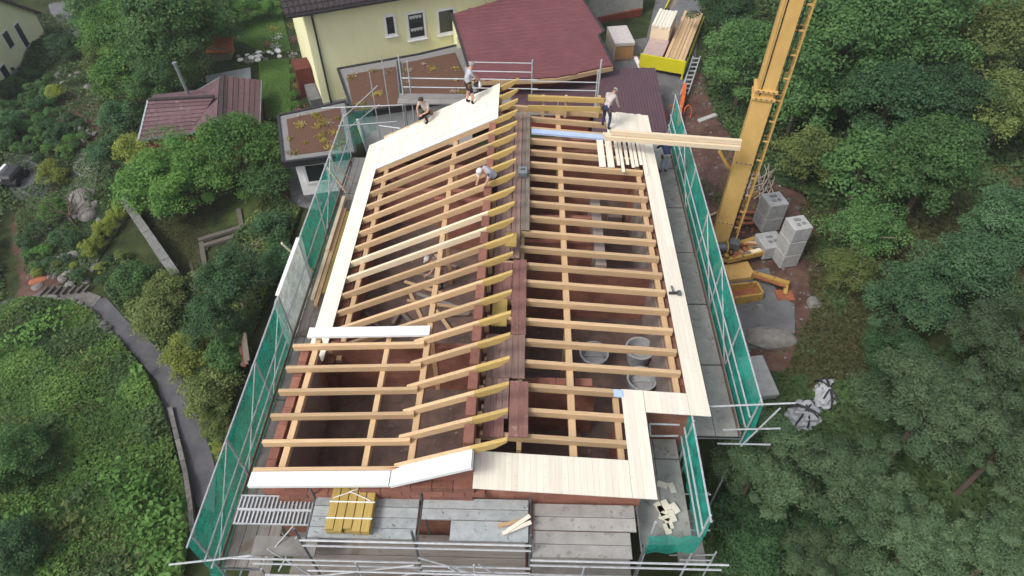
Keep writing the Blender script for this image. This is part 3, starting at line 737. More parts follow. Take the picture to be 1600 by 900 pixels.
# right
sr = thing('scaffold', 'grey scaffold with green netting along the right eave beside the crane', 'scaffold', (5.8, 17, .8), 'scaffolds round the shell')
YR = [10.1, 12.67, 15.24, 17.81, 20.38, 22.95, 25.5]
for y in YR:
    MB().tube((6.42, y, gz(6.42, y) - .1), (6.42, y, 6.7), .03).build('standard', 'steel', sr)
    MB().tube((5.05, y, gz(5.05, y) - .1), (5.05, y, 4.7), .03).build('standard', 'steel', sr)
    MB().tube((5.05, y, 4.68), (6.42, y, 4.68), .028).build('transom', 'steel_dark', sr)
for i in range(6):
    deck(sr, 5.0, 6.3, YR[i] + .02, YR[i + 1] - .02, 4.78, 2, 'deck_dusty')
tubes(sr, [((6.42, 9.9, 6.7), (6.42, 25.6, 6.7)), ((6.36, 10.1, 5.8), (6.36, 25.5, 5.8)), ((6.36, 10.1, 5.3), (6.36, 25.5, 5.3)), ((4.4, 9.86, 6.6), (7.3, 10.0, 6.7)), ((5.6, 9.82, 5.6), (7.2, 9.9, 5.6)), ((5.6, 9.8, 4.9), (7.1, 9.8, 4.9)), ((6.3, 9.8, 4.8), (6.9, 9.9, 6.6))])
tubes(sr, [((6.4, 12.7, 4.8), (6.4, 15.2, 6.6)), ((6.4, 17.8, 6.6), (6.4, 15.3, 4.8)), ((6.4, 20.4, 4.8), (6.4, 22.9, 6.6))], .02, 'steel', 'brace')
netsheet(sr, (6.46, 9.95), (6.46, 25.5), 4.5, 6.68, 'net_bright', wob=.09)
MB().box(6.31, 6.345, 10.1, 17.8, 4.78, 4.93).build('toe_board', 'oldwood_y', sr); MB().box(6.31, 6.345, 17.82, 25.5, 4.78, 4.93).build('toe_board', 'oldwood_y', sr)

# front right corner
sc_ = thing('scaffold', 'short scaffold bay with green netting at the stepped front right corner', 'scaffold', (4.0, 8, 0), 'scaffolds round the shell')
for x, y, zt in ((4.42, 9.2, 7.0), (4.42, 6.75, 6.9), (3.2, 6.7, 6.6), (3.3, 9.2, 5.2)):
    MB().tube((x, y, -.4), (x, y, zt), .03).build('standard', 'steel', sc_)
deck(sc_, 3.02, 4.34, 6.7, 9.05, 5.3, 2, 'deck_dusty'); deck(sc_, 3.02, 4.34, 9.07, 9.68, 5.3, 2, 'deck_dusty')
tubes(sc_, [((4.42, 6.6, 6.85), (4.42, 9.5, 6.95)), ((4.38, 6.7, 6.2), (4.38, 9.5, 6.2)), ((4.38, 6.7, 5.75), (4.38, 9.5, 5.75)), ((4.2, 9.45, 6.4), (3.4, 9.4, 6.5)), ((4.2, 9.3, 6.1), (3.45, 9.25, 6.15)), ((3.4, 9.4, 6.5), (3.45, 9.25, 6.15))])
netsheet(sc_, (4.45, 6.65), (4.45, 9.6), 5.2, 6.9, 'net_bright', wob=.07); netsheet(sc_, (3.1, 6.6), (4.42, 6.64), 5.0, 6.1, 'net_bright')
# bracing that shows beyond the net, under the pine
tubes(sc_, [((4.6, 9.0, 3.4), (5.6, 9.0, 3.4)), ((4.6, 8.1, 3.0), (5.5, 8.1, 3.0)), ((4.6, 7.4, 2.6), (5.5, 7.4, 2.6)), ((5.5, 9.0, .3), (5.5, 9.0, 3.5)), ((5.5, 7.4, .3), (5.5, 7.4, 3.2)), ((4.6, 9.0, 1.6), (5.5, 8.2, 3.4)), ((4.6, 8.0, 1.4), (5.5, 7.4, 3.0))])
deck(sc_, 4.6, 5.4, 7.4, 9.0, 2.4, 2, 'deck_grey')

# front
sf = thing('scaffold', 'grey scaffold with metal decks and rails across the front gable', 'scaffold', (-1.5, 6.5, -.5), 'scaffolds round the shell')
FX = [-4.95, -2.35, .28, 2.85]
for i, x in enumerate(FX):
    MB().tube((x, 6.05, -.6), (x, 6.05, (7.3, 7.3, 7.25, 6.8)[i]), .032).build('standard', 'steel_dark', sf)
    MB().tube((x, 7.2, -.6), (x, 7.2, (6.9, 6.75, 6.75, 6.2)[i]), .03).build('standard', 'steel_dark', sf)
    MB().tube((x, 6.05, 6.33), (x, 7.2, 6.33), .028).build('transom', 'steel_dark', sf)
    MB().tube((x, 6.05, 3.3), (x, 7.2, 3.3), .028).build('transom', 'steel_dark', sf)
deck(sf, FX[0] + .04, FX[1] - .04, 6.22, 7.26, 6.42, 4, 'deck_metal', 'x'); deck(sf, FX[1] + .04, FX[2] - .04, 6.72, 7.26, 6.42, 2, 'deck_metal', 'x')
deck(sf, -1.6, FX[2] - .04, 6.22, 6.71, 6.42, 1, 'deck_metal', 'x')
deck(sf, FX[2] + .06, FX[3] - .04, 6.62, 7.28, 6.2, 2, 'deck_dusty', 'x'); deck(sf, FX[2] + .06, FX[3] - .2, 5.98, 6.6, 6.19, 2, 'deck_dusty', 'x')
deck(sf, -6.6, FX[0] - .05, 6.25, 6.75, 5.2, 1, 'deck_grey', 'x')
# ladder-like steel decks at the left
for y0, y1, z in ((7.0, 7.34, 6.15), (6.64, 6.98, 6.13)):
    x0, x1 = -6.85, FX[0] - .03
    MB().bar((x0, y0, z), (x1, y0, z), .03, .05).bar((x0, y1, z), (x1, y1, z), .03, .05).build('grating_frame', 'steel', sf)
    mb = MB()
    for k in range(19): mb.bar((x0 + .1 * k + .02, y0 + .02, z), (x0 + .1 * k + .02, y1 - .02, z), .035, .03)
    mb.build('grating', 'steel', sf)
    MB().box(x0, x1, y0 + .02, y1 - .02, z - .05, z - .035).build('grating_pan', 'deck_grey', sf)
R_ = []
for z, x0, x1, y in ((6.75, -4.95, .3, 6.02), (6.45, -4.95, .3, 6.02), (5.7, -6.8, -2.3, 5.98), (5.4, -6.4, -2.3, 5.98), (5.55, -2.3, .3, 5.96), (5.25, -2.3, .3, 5.96), (6.3, .28, 4.8, 5.86), (6.0, .28, 4.7, 5.86), (5.6, .28, 2.9, 5.8), (5.3, .28, 2.9, 5.8), (4.9, -6.2, .3, 5.9), (4.6, -6, 3., 5.9), (4.2, -6, 3., 5.9)):
    R_.append(((x0, y, z), (x1, y, z - .02)))
tubes(sf, R_)
tubes(sf, [((-2.5, 6.0, 5.2), (.1, 6.0, 3.4)), ((-5.1, 6.0, 3.2), (-2.5, 6.0, 5.0)), ((0.05, 6.0, 4.4), (2.6, 6.0, 3.0)), ((-6.3, 6.2, 5.0), (-5.6, 6.9, 5.5)), ((-6.0, 6.1, 4.6), (-5.5, 6.8, 5.3))], .02, 'steel', 'brace')
deck(sf, -5.8, .2, 5.5, 7.2, 4.4, 3, 'deckwood_x', 'x'); deck(sf, .35, 2.9, 5.3, 7.2, 4.3, 3, 'deck_grey', 'x'); deck(sf, -7.3, 4.6, 4.6, 5.8, 2.0, 2, 'deck_grey', 'x')
for k in range(10):
    x = -5.6 + k * .9
    MB().tube((x, 5.45, 4.3), (x + rnd.uniform(-.1, .1), 5.4, 5.2 + rnd.uniform(0, .4)), .02).build('brace', 'steel_dark', sf)
for a, b in (((-2.3, 5.9, 6.2), (.2, 5.7, 5.0)), ((-1.6, 5.8, 5.9), (-.9, 5.7, 5.2)), ((-.9, 5.85, 6.0), (-.2, 5.7, 5.3)), ((-4.9, 5.9, 4.9), (-2.4, 5.8, 6.0)), ((.4, 5.7, 5.6), (2.8, 5.7, 4.5)), ((-5.9, 6.1, 6.0), (-5.0, 5.9, 4.8))):
    MB().tube(a, b, .022).build('brace', 'steel', sf)
tubes(sf, [((-6.6, 5.4, z), (3.2, 5.36, z - .03)) for z in (5.3, 4.95, 4.6)])
tubes(sf, [((-6.2, 5.0, z), (3.4, 4.95, z)) for z in (5.0, 4.6, 4.1)])
for x in (-5.6, -4.9, -3.6, -2.3, -1.0, .3, 1.6, 2.85):
    MB().tube((x, 5.0, 3.0), (x + .02, 4.98, 5.3), .026).build('standard', 'steel_dark', sf)
for k in range(7):
    x = -5.4 + k * 1.2
    MB().tube((x, 5.2, 4.2 + .5 * (k % 2)), (x + .9, 5.1, 5.6 - .4 * (k % 2)), .02).build('brace', 'steel', sf)
for x in (-4.4, -3.0, -1.6, -.4, .8, 2.0): MB().tube((x, 5.8, .0), (x, 5.8, 3.3), .025).build('standard', 'steel', sf)

for x0, x1, z, y in ((-4.9, .3, 5.8, 5.7), (-4.9, 2.9, 5.0, 5.75), (.3, 2.9, 5.9, 5.6), (-6.3, -2.3, 4.4, 5.3), (.3, 3.4, 4.8, 5.2)):
    MB().tube((x0, y, z), (x1, y, z - .04), .022).build('rail', 'steel', sf)
for x in (-3.7, -1.0, 1.5):
    MB().tube((x, 5.75, 4.4), (x, 5.72, 6.3), .024).build('standard', 'steel', sf)
# back
sb = thing('scaffold', 'bare tube guard rail scaffold behind the back gable and the workers', 'scaffold', (0, 25, 0), 'scaffolds round the shell')
def up_(px, py0, py1, Y):
    a, b = PY(px[1], py1, Y), PY(px[0], py0, Y); MB().tube((b[0], Y, a[2]), (b[0], Y, b[2]), .036).build('standard', 'steel', sb); return b, a
up_((622, 631), 86, 196, 25.3); up_((636, 640), 96, 190, 25.7); up_((832, 829), 93, 158, 26.2); up_((940, 934), 93, 168, 25.0); up_((935, 933), 110, 178, 25.6)
def hr(p, q, Y): tubes(sb, [(PY(*p, Y), PY(*q, Y))])
hr((628, 122), (840, 125), 25.8); hr((628, 136), (840, 139), 25.7); hr((732, 97), (832, 99), 26.2); hr((732, 111), (832, 113), 26.2); hr((830, 127), (936, 129), 25.6); hr((830, 140), (936, 142), 25.6)
p = PY(632, 160, 25.3)
deck(sb, -5.4, -.6, 24.6, 25.4, 6.75, 2, 'deck_grey', 'x'); deck(sb, -.5, 3.1, 24.7, 25.4, 6.2, 2, 'deckwood_x', 'x')
for x in (-5.3, -3.0, -.6, 1.4, 3.0):
    MB().tube((x, 25.2, 0), (x, 25.2, 6.6), .028).build('standard', 'steel', sb)

# ================================================================== crane
b0 = P(1118, 392, 1.55); cx, cy = b0[0], b0[1]
cr = thing('tower_crane', 'yellow box-mast crane with a side ladder and rusty ballast tray', 'crane', (cx, cy, 1.5))
ang = R(-14)
def cw(x, y, z): return (cx + x * math.cos(ang) - y * math.sin(ang), cy + x * math.sin(ang) + y * math.cos(ang), z)
def cbox(name, x0, x1, y0, y1, z0, z1, mat, parent=None, bevel=.012):
    lo = [cw(x0, y0, z0), cw(x1, y0, z0), cw(x1, y1, z0), cw(x0, y1, z0)]; hi = [cw(x0, y0, z1), cw(x1, y0, z1), cw(x1, y1, z1), cw(x0, y1, z1)]
    return MB().hexa(lo, hi).build(name, mat, parent or cr, bevel=bevel)
w = .34
cbox('lower_mast', -w, w, -w, w, 1.9, 9.2, 'crane_yellow')
cbox('upper_mast', -w + .03, w - .02, -w + .03, w - .03, 9.2, 24, 'crane_yellow')
for z in (9.15, 9.45): cbox('collar', -w - .07, w + .07, -w - .07, w + .07, z, z + .1, 'crane_yellow')
for z in (3.4, 6.4): cbox('band', -w - .012, w + .012, -w - .012, w + .012, z, z + .09, 'crane_yellow', bevel=0)
for z in (13.2, 17.2): cbox('band', -w + .02, w - .01, -w + .02, w - .02, z, z + .07, 'crane_yellow', bevel=0)
cbox('edge_strip', -w + .005, -w + .1, -w + .005, -w + .04, 9.3, 24, 'crane_yellow', bevel=0)
MB().tube(cw(-w + .18, -w + .015, 9.3), cw(-w + .18, -w + .015, 24), .02).build('cable', 'rubber', cr)
# ladder on the right side
for y in (-.22, .22): MB().bar(cw(w + .3, y, 2.6), cw(w + .3, y, 24), .05, .05).build('ladder_rail', 'crane_yellow', cr)
rung = MB().tube((0, -.22, 0), (0, .22, 0), .02)
rm = rung.mesh('rung', 'crane_yellow')
for k in range(70):
    z = 2.8 + k * .3; q = cw(w + .3, 0, z); link_mesh('rung', rm, cr, q, (0, 0, ang))
st = MB().bar((0, 0, 0), (.32, 0, 0), .04, .05).mesh('ladder_stay', 'crane_yellow')
for k in range(24):
    for y in (-.2, .2): link_mesh('ladder_stay', st, cr, cw(w, y, 3.2 + k * .85), (0, 0, ang))
MB().bar(PY(1152, 322, cy), PY(1184, 299, cy + .2), .1, .1).bar(PY(1124, 236, cy + .6), PY(1140, 264, cy + .4), .1, .1).build('strut', 'crane_old', cr)
# slewing base: turntable, arms, legs, ballast tray
mb = MB(); mb.lathe([(.75, 0), (.8, .18), (.8, .35), (.6, .42)], (cx, cy, 1.55), 20); mb.build('turntable', 'crane_old', cr)
def off(px, py, z): q = P(px, py, z); return Vector(q)
A = Vector((cx, cy, 2.0))
mb = MB()
q1, q2, q3, q4 = off(1130, 402, 2.0), off(1200, 383, 2.0), off(1196, 402, 2.0), off(1133, 410, 2.0)
fr = [off(1131, 388, 2.05), off(1185, 372, 2.05), off(1203, 392, 2.05), off(1136, 407, 2.05)]
for a, b in zip(fr, fr[1:] + fr[:1]): MB().bar(a, b, .16, .22).build('frame_beam', 'crane_old', cr)
m_ = (fr[0] + fr[3]) / 2; n_ = (fr[1] + fr[2]) / 2
for u in (.35, .62): MB().bar(fr[0].lerp(fr[1], u), fr[3].lerp(fr[2], u), .13, .18).build('frame_beam', 'crane_old', cr)
mb = MB()
pl = [off(1131, 414, 1.75), off(1168, 408, 1.75), off(1182, 432, 1.75), off(1140, 437, 1.75)]
MB().slab(pl, .2).build('slew_plate', 'crane_yellow', cr)
def traybox(pix, z0, z1):
    lo = [off(*p, z1) for p in pix]
    mb = MB(); ps = [Vector((q.x, q.y, z0)) for q in lo]; pt = lo
    for i in range(4):
        a, b = pt[i], pt[(i + 1) % 4]; a0, b0_ = ps[i], ps[(i + 1) % 4]
        mb.bar((a + a0) / 2, (b + b0_) / 2, .08, z1 - z0)
    MB().slab([Vector((q.x, q.y, z0 + .3)) for q in lo], .08).build('ballast', 'rust', cr)
    return mb.build('ballast_tray', 'crane_old', cr)
traybox([(1140, 445), (1183, 440), (1193, 458), (1146, 465)], 1.45, 2.05)
MB().bar(off(1175, 428, 1.9), off(1232, 445, 1.9), .2, .26).build('outrigger', 'crane_old', cr)
MB().bar(off(1135, 400, 1.9), off(1108, 432, 1.9), .2, .26).build('outrigger', 'crane_old', cr)
MB().bar(off(1178, 431, 2.04), off(1228, 448, 2.04), .12, .03).build('outrigger_rust', 'rust', cr)
f_ = off(1226, 460, 1.75)
MB().bar(off(1228, 446, 1.95), f_, .16, .2).build('outrigger_foot', 'crane_old', cr)
MB().box(f_.x - .35, f_.x + .35, f_.y - .3, f_.y + .25, 1.5, 1.75).build('foot_pad', 'rust', cr)
# hoses, winch, bolts and boxes of the slewing base
wc = Vector(cw(.0, -.62, 2.35)); MB().tube(wc - Vector((.3, 0, 0)), wc + Vector((.3, 0, 0)), .2, n=16).build('winch_drum', 'steel_dark', cr)
for s_ in (-.32, .32): MB().tube(wc + Vector((s_ - .03, 0, 0)), wc + Vector((s_ + .03, 0, 0)), .28, n=16).build('winch_flange', 'crane_old', cr)
cbox('control_box', .38, .8, -.55, -.15, 2.0, 2.6, 'steel_dark'); cbox('motor', -.75, -.38, -.3, .2, 2.0, 2.4, 'crane_old')
for k in range(4):
    mb = MB(); pv = None
    for j in range(12):
        u = j / 11; q = Vector(cw(-.5 + u * 1.1, -.75 - .25 * math.sin(u * 3.1 + k), 2.05 + .25 * abs(math.sin(u * 4 + k))))
        if pv is not None: mb.tube(pv, q, .025)
        pv = q
    mb.build('hose', 'rubber', cr)
bolt = MB().tube((0, 0, 0), (0, -.03, 0), .03, n=6).mesh('bolt', 'steel_dark')
for z in (9.2, 9.5, 3.44, 6.44, 13.23):
    for x in (-.26, -.09, .09, .26): link_mesh('bolt', bolt, cr, cw(x, -w - (.075 if z > 9 and z < 10 else .015), z + .03), (0, 0, ang))
MB().tube(cw(w + .06, -.25, 2.4), cw(w + .06, -.25, 24), .022).build('cable', 'rubber', cr)
# broken wood and offcuts lying in the base frame
for k in range(16):
    u, v = rnd.uniform(.1, .95), rnd.uniform(.1, .9)
    c0 = fr[0].lerp(fr[1], u).lerp(fr[3].lerp(fr[2], u), v); a = rnd.uniform(0, 3.1); L = rnd.uniform(.15, .4)
    c0.z = 2.0 + rnd.uniform(0, .2)
    o = MB().bar(c0 - Vector((math.cos(a), math.sin(a), rnd.uniform(-.1, .1))) * L, c0 + Vector((math.cos(a), math.sin(a), 0)) * L, rnd.uniform(.08, .2), rnd.uniform(.05, .12)).build('wood_offcut', rnd.choice(['oldwood_x', 'timber_x', 'timber_pale_x', 'rust']))
    tag(o, 'scrap wood offcut lying in the yellow crane base frame', 'offcut', 'wood scraps in the crane base')
# lifted beams
bA, bB = P(948, 212, 7.75), P(1156, 228, 7.75)
lt = thing('timber_bundle', 'long pale timber beams lying from the right roof boards out to the crane mast', 'timber beams', tuple((bA + bB) / 2))
dv = Vector(bB - bA).normalized(); sd_ = Vector((-dv.y, dv.x, 0))
for k, (s, z, a, b, mt) in enumerate(((-.13, 0, 0, 0, 'timber_pale_x'), (.02, 0, -.1, .0, 'timber_pale_x'), (.16, .0, .15, .0, 'timber_x'), (-.05, .2, .2, 0, 'timber_pale_x'))):
    MB().bar(Vector(bA) + sd_ * s + Vector((0, 0, z)) + dv * (-.05 + a), Vector(bB) + sd_ * s + Vector((0, 0, z)) + dv * b, .13, .18, up=(0, 0, 1)).build('beam', mt, lt, bevel=.006)
# ================================================================== houses behind
def V2(a): return np.array([math.cos(a), math.sin(a), 0])
# --- yellow house
HA = R(24); hx = V2(HA); hy = V2(HA + math.pi / 2)
H0 = P(506, 165, .3); H0[2] = 0
hn = -hy
yh = thing('yellow_house', 'pale yellow house with dark tiled roof and three white framed windows', 'house', tuple(H0))
def hp(a, b, z): return tuple(H0 + hx * a + hy * b + np.array([0, 0, z]))
EV = 5.95
MB().hexa([hp(0, 0, -.6), hp(17, 0, -.6), hp(17, 8, -.6), hp(0, 8, -.6)], [hp(0, 0, EV), hp(17, 0, EV), hp(17, 8, EV), hp(0, 8, EV)]).build('wall', 'house_yellow', yh)
MB().hexa([hp(-.02, -.03, -.6), hp(17, -.03, -.6), hp(17, 0, -.6), hp(-.02, 0, -.6)], [hp(-.02, -.03, .5), hp(17, -.03, .5), hp(17, 0, .5), hp(-.02, 0, .5)]).build('plinth', 'concrete', yh)
MB().hexa([hp(-.9, -.55, EV), hp(17.5, -.55, EV), hp(17.5, 4, EV + 2.6), hp(-.9, 4, EV + 2.6)], [hp(-.9, -.55, EV + .2), hp(17.5, -.55, EV + .2), hp(17.5, 4, EV + 2.85), hp(-.9, 4, EV + 2.85)]).build('roof', 'dark_tile', yh)
mb = MB()
for k in range(14):
    b = -.55 + k * .33; z = EV + .2 + (b + .55) * .5825
    mb.hexa([hp(-.92, b, z), hp(17.5, b, z), hp(17.5, b + .36, z + .205), hp(-.92, b + .36, z + .205)], [hp(-.92, b, z + .055), hp(17.5, b, z + .055), hp(17.5, b + .36, z + .215), hp(-.92, b + .36, z + .215)])
tag(mb.build('roof_tiles', 'dark_tile', yh), kind='stuff')
tl = MB()
for k in range(5):
    for i in range(46):
        b = -.55 + k * .33; z = EV + .255 + (b + .55) * .5825; a = -.9 + i * .3
        tl.hexa([hp(a, b, z), hp(a + .2, b, z), hp(a + .2, b + .3, z + .14), hp(a, b + .3, z + .14)], [hp(a, b, z + .06), hp(a + .2, b, z + .06), hp(a + .2, b + .3, z + .2), hp(a, b + .3, z + .2)])
tag(tl.build('tile_waves', 'dark_tile', yh), kind='stuff')
MB().bar(hp(-.9, -.62, EV + .12), hp(17.5, -.62, EV + .12), .13, .12).build('gutter', 'frame_dark', yh)
MB().tube(hp(.45, -.07, EV), hp(.45, -.07, .2), .06).tube(hp(.45, -.6, EV + .1), hp(.45, -.07, EV - .3), .05).build('downpipe', 'frame_dark', yh)
def hq(px, py, o=.0):
    q = PN(px, py, H0 + hn * o, hn) - H0; return (q @ hx, q[2])
for (x0, y0, x1, y1, cu) in ((598, 24, 621, 54, 0), (633, 20, 667, 58, 1), (681, 15, 713, 50, 0)):
    a0, zt = hq(x0, y0); a1, zb = hq(x1, y1); zt = max(zt, zb + .9)
    f = MB()
    for (p, q, r_, s) in ((a0, a1, zt - .13, zt), (a0, a1, zb, zb + .13), (a0, a0 + .13, zb + .131, zt - .131), (a1 - .13, a1, zb + .131, zt - .131)):
        f.hexa([hp(p, -.06, r_), hp(q, -.06, r_), hp(q, -.005, r_), hp(p, -.005, r_)], [hp(p, -.06, s), hp(q, -.06, s), hp(q, -.005, s), hp(p, -.005, s)])
    wn = f.build('window', 'white_paint', yh)
    MB().hexa([hp(a0 + .12, -.02, zb + .12), hp(a1 - .12, -.02, zb + .12), hp(a1 - .12, -.004, zb + .12), hp(a0 + .12, -.004, zb + .12)],
              [hp(a0 + .12, -.02, zt - .12), hp(a1 - .12, -.02, zt - .12), hp(a1 - .12, -.004, zt - .12), hp(a0 + .12, -.004, zt - .12)]).build('pane', 'glass_dark', wn)
    fr_ = MB()
    for zz in ([(zb + zt) / 2] if cu else []): fr_.bar(hp(a0 + .12, -.04, zz), hp(a1 - .12, -.04, zz), .04, .05)
    for aa in ((a0 + .15, a1 - .15)): MB().bar(hp(aa, -.035, zb + .13), hp(aa, -.035, zt - .13), .04, .05, up=tuple(hx)).build('sash', 'frame_dark', wn)
    if cu: fr_.build('sash', 'frame_dark', wn)
    if cu:
        for zz in (zt - .3, (zb + zt) / 2 - .2):
            m2 = MB(); n_ = 8
            for i in range(n_):
                u0, u1 = a0 + .2 + (a1 - a0 - .4) * i / n_, a0 + .2 + (a1 - a0 - .4) * (i + 1) / n_
                d = .22 if i % 2 else .12; d2 = .12 if i % 2 else .22
                m2.add([hp(u0, -.026, zz + .06), hp(u1, -.026, zz + .06), hp(u1, -.026, zz + .06 - d2), hp(u0, -.026, zz + .06 - d)], [(0, 1, 2, 3)])
            m2.build('curtain', 'curtain', wn)
    MB().hexa([hp(a0 - .05, -.16, zb - .05), hp(a1 + .05, -.16, zb - .05), hp(a1 + .05, -.005, zb - .05), hp(a0 - .05, -.005, zb - .05)], [hp(a0 - .05, -.16, zb - .005), hp(a1 + .05, -.16, zb - .005), hp(a1 + .05, -.005, zb - .005), hp(a0 - .05, -.005, zb - .005)]).build('sill', 'white_paint', wn)
MB().hexa([hp(-1.0, 2.2, -.6), hp(-.05, 2.2, -.6), hp(-.05, 3.6, -.6), hp(-1.0, 3.6, -.6)], [hp(-1.0, 2.2, 1.7), hp(-.05, 2.2, 1.7), hp(-.05, 3.6, 1.7), hp(-1.0, 3.6, 1.7)]).build('porch', 'porch_red', yh)
MB().hexa([hp(-.7, .2, -.6), hp(-.05, .2, -.6), hp(-.05, 2.18, -.6), hp(-.7, 2.18, -.6)], [hp(-.7, .2, .7), hp(-.05, .2, .7), hp(-.05, 2.18, .7), hp(-.7, 2.18, .7)]).build('cellar_entry', 'slab', yh)
# --- green roofed annexes
def greenroof(name, label, pix, zt, zb, inset, wallmat, drop=None):
    pts = [P(a, b, zt) for a, b in pix]; c = sum(pts) / len(pts)
    t = thing(name, label, 'annex', (c[0], c[1], zb))
    ins = [p + (c - p) / np.linalg.norm(c - p) * inset for p in pts]
    wallp = [p + (c - p) / np.linalg.norm(c - p) * (drop or .5) for p in pts]
    MB().prism(wallp, zb, zt - .3).build('wall', wallmat, t)
    MB().prism(pts, zt - .3, zt).build('roof', 'frame_dark', t)
    for i in range(len(pts)):
        a, b = pts[i], pts[(i + 1) % len(pts)]
        MB().bar(a + np.array([0, 0, .05]), b + np.array([0, 0, .05]), .12, .1).build('roof_edge', 'frame_dark', t)
    MB().prism([p + (c - p) / np.linalg.norm(c - p) * .08 for p in pts], zt, zt + .03).build('gravel_strip', 'gravel_edge', t)
    MB().prism(ins, zt + .03, zt + .06).build('sedum_bed', 'sedum', t)
    return t, ins, zt + .06
def tufts(t, ins, z, n, big=.28):
    a = np.array(ins); lo, hi = a.min(0), a.max(0); k = 0
    while k < n:
        x, y = rnd.uniform(lo[0], hi[0]), rnd.uniform(lo[1], hi[1])
        if not inpoly(np.array([x]), np.array([y]), ins)[0]: continue
        k += 1; m = 60; r = rnd.uniform(.1, big)
        p = nrs.normal(size=(m, 3)) * np.array([r * .55, r * .55, .03]); p[:, 2] = np.abs(p[:, 2]) + .01
        nn = nrs.normal(size=(m, 3)) * .5; nn[:, 2] += 1
        me = leaf_mesh('sedum_tuft', p, nn, np.full(m, .05), nrs.uniform(0, 1, m), rnd.choice(['tuft_y', 'tuft_y', 'tuft_p']))
        tag(link_mesh('sedum_tuft', me, t, (x, y, z)), kind='stuff')
leafmat('tuft_y', (.45, .37, .06), (.30, .22, .04), .3); leafmat('tuft_p', (.52, .42, .32), (.38, .28, .2), .3)
t1, i1, z1 = greenroof('flat_roof_annex', 'large flat roof annex with brown sedum against the yellow house', [(528, 109), (655, 86), (722, 70), (748, 146), (632, 166), (552, 178)], 3.3, -.2, .75, 'white_paint')
bpy.data.objects.remove([o for o in t1.children if o.name.startswith('sedum_bed')][0])
for bed in ([(542, 117), (618, 104), (624, 163), (553, 175)], [(629, 99), (711, 82), (728, 120), (731, 148), (634, 158)]):
    bp__ = [P(a, b, 3.36) for a, b in bed]; MB().prism(bp__, 3.331, 3.365).build('sedum_bed', 'sedum', t1); tufts(t1, bp__, 3.365, 12)
MB().bar(P(622, 96, 3.4), P(629, 163, 3.4), .16, .16).build('roof_edge', 'frame_dark', t1)
t2, i2, z2 = greenroof('flat_roof_annex', 'small low flat roof annex with yellow sedum tufts above white wall', [(435, 182), (540, 160), (556, 240), (443, 255)], 2.8, -.3, .62, 'white_paint', .7)
tufts(t2, i2, z2, 26)
# window in the white wall of the small annex
wp = [p + (0) for p in [P(443, 255, 2.5), P(556, 240, 2.5)]]
c_ = sum(P(a, b, 2.8) for a, b in [(435, 182), (540, 160), (556, 240), (443, 255)]) / 4
q0 = P(443, 255, 2.8); q1 = P(556, 240, 2.8)
q0 = q0 + (c_ - q0) / np.linalg.norm(c_ - q0) * .7; q1 = q1 + (c_ - q1) / np.linalg.norm(c_ - q1) * .7
ux = (q1 - q0); ux[2] = 0; L_ = np.linalg.norm(ux); ux /= L_; un = np.array([ux[1], -ux[0], 0])
def wq(a, o, z): 
    v = q0 + ux * a + un * o; return (v[0], v[1], z)
def slabw(a0, a1, z0, z1, o0, o1): return MB().hexa([wq(a0, o0, z0), wq(a1, o0, z0), wq(a1, o1, z0), wq(a0, o1, z0)], [wq(a0, o0, z1), wq(a1, o0, z1), wq(a1, o1, z1), wq(a0, o1, z1)])
f = MB()
for a0, a1, zz0, zz1 in ((.3, 1.5, 2.12, 2.26), (.3, 1.5, 1.0, 1.14), (.3, .44, 1.141, 2.119), (1.36, 1.5, 1.141, 2.119)):
    f.hexa([wq(a0, .05, zz0), wq(a1, .05, zz0), wq(a1, .003, zz0), wq(a0, .003, zz0)], [wq(a0, .05, zz1), wq(a1, .05, zz1), wq(a1, .003, zz1), wq(a0, .003, zz1)])
wn = f.build('window', 'white_paint', t2); slabw(.43, 1.37, 1.13, 2.13, .02, .004).build('pane', 'glass_dark', wn)
slabw(-.02, L_ + .02, -.4, .35, .04, .003).build('plinth', 'slab', t2)

# --- red metal roof barn and lower lean-to roofs
def roofplane(name, t, pix, A, B, slope, mat, pitch=.2, h=.03, along=True, thick=.12):
    A, B = np.array(A), np.array(B); u = B - A; u[2] = 0; u /= np.linalg.norm(u); v = np.array([-u[1], u[0], 0])
    up = v * math.cos(slope) + np.array([0, 0, math.sin(slope)]); n = np.cross(u, up)
    pts = [PN(a, b, A, n) for a, b in pix]
    MB().slab(pts, thick).build(name, mat, t)
    uv = [((p - A) @ u, (p - A) @ up) for p in pts]
    lo = min(q[0 if along else 1] for q in uv); hi = max(q[0 if along else 1] for q in uv)
    mb = MB(); k = lo + pitch * .5
    while k < hi:
        cr_ = []
        for i in range(len(uv)):
            p, q = uv[i], uv[(i + 1) % len(uv)]; a_, b_ = (p, q) if along else (p[::-1], q[::-1])
            if (a_[0] - k) * (b_[0] - k) < 0: s = (k - a_[0]) / (b_[0] - a_[0]); cr_.append(a_[1] + s * (b_[1] - a_[1]))
        cr_.sort()
        for j in range(0, len(cr_) - 1, 2):
            f0, f1 = cr_[j] + .02, cr_[j + 1] - .02
            g = (lambda s, w_: A + (u * (k + w_) + up * s if along else up * (k + w_) + u * s))
            wd = pitch * .3
            mb.add([g(f0, -wd) + n * .002, g(f0, 0) + n * h, g(f0, wd) + n * .002, g(f1, -wd) + n * .002, g(f1, 0) + n * h, g(f1, wd) + n * .002], [(0, 1, 4, 3), (1, 2, 5, 4), (0, 2, 1), (3, 4, 5)])
        k += pitch
    tag(mb.build('roof_ribs', mat, t), kind='stuff')
    return pts, n
Ar, Br = P(735, 125, 3.6), P(958, 100, 3.6)
rb = thing('red_roof_barn', 'open barn with broad dark red metal roof behind the shell', 'barn', (1, 36, .6))
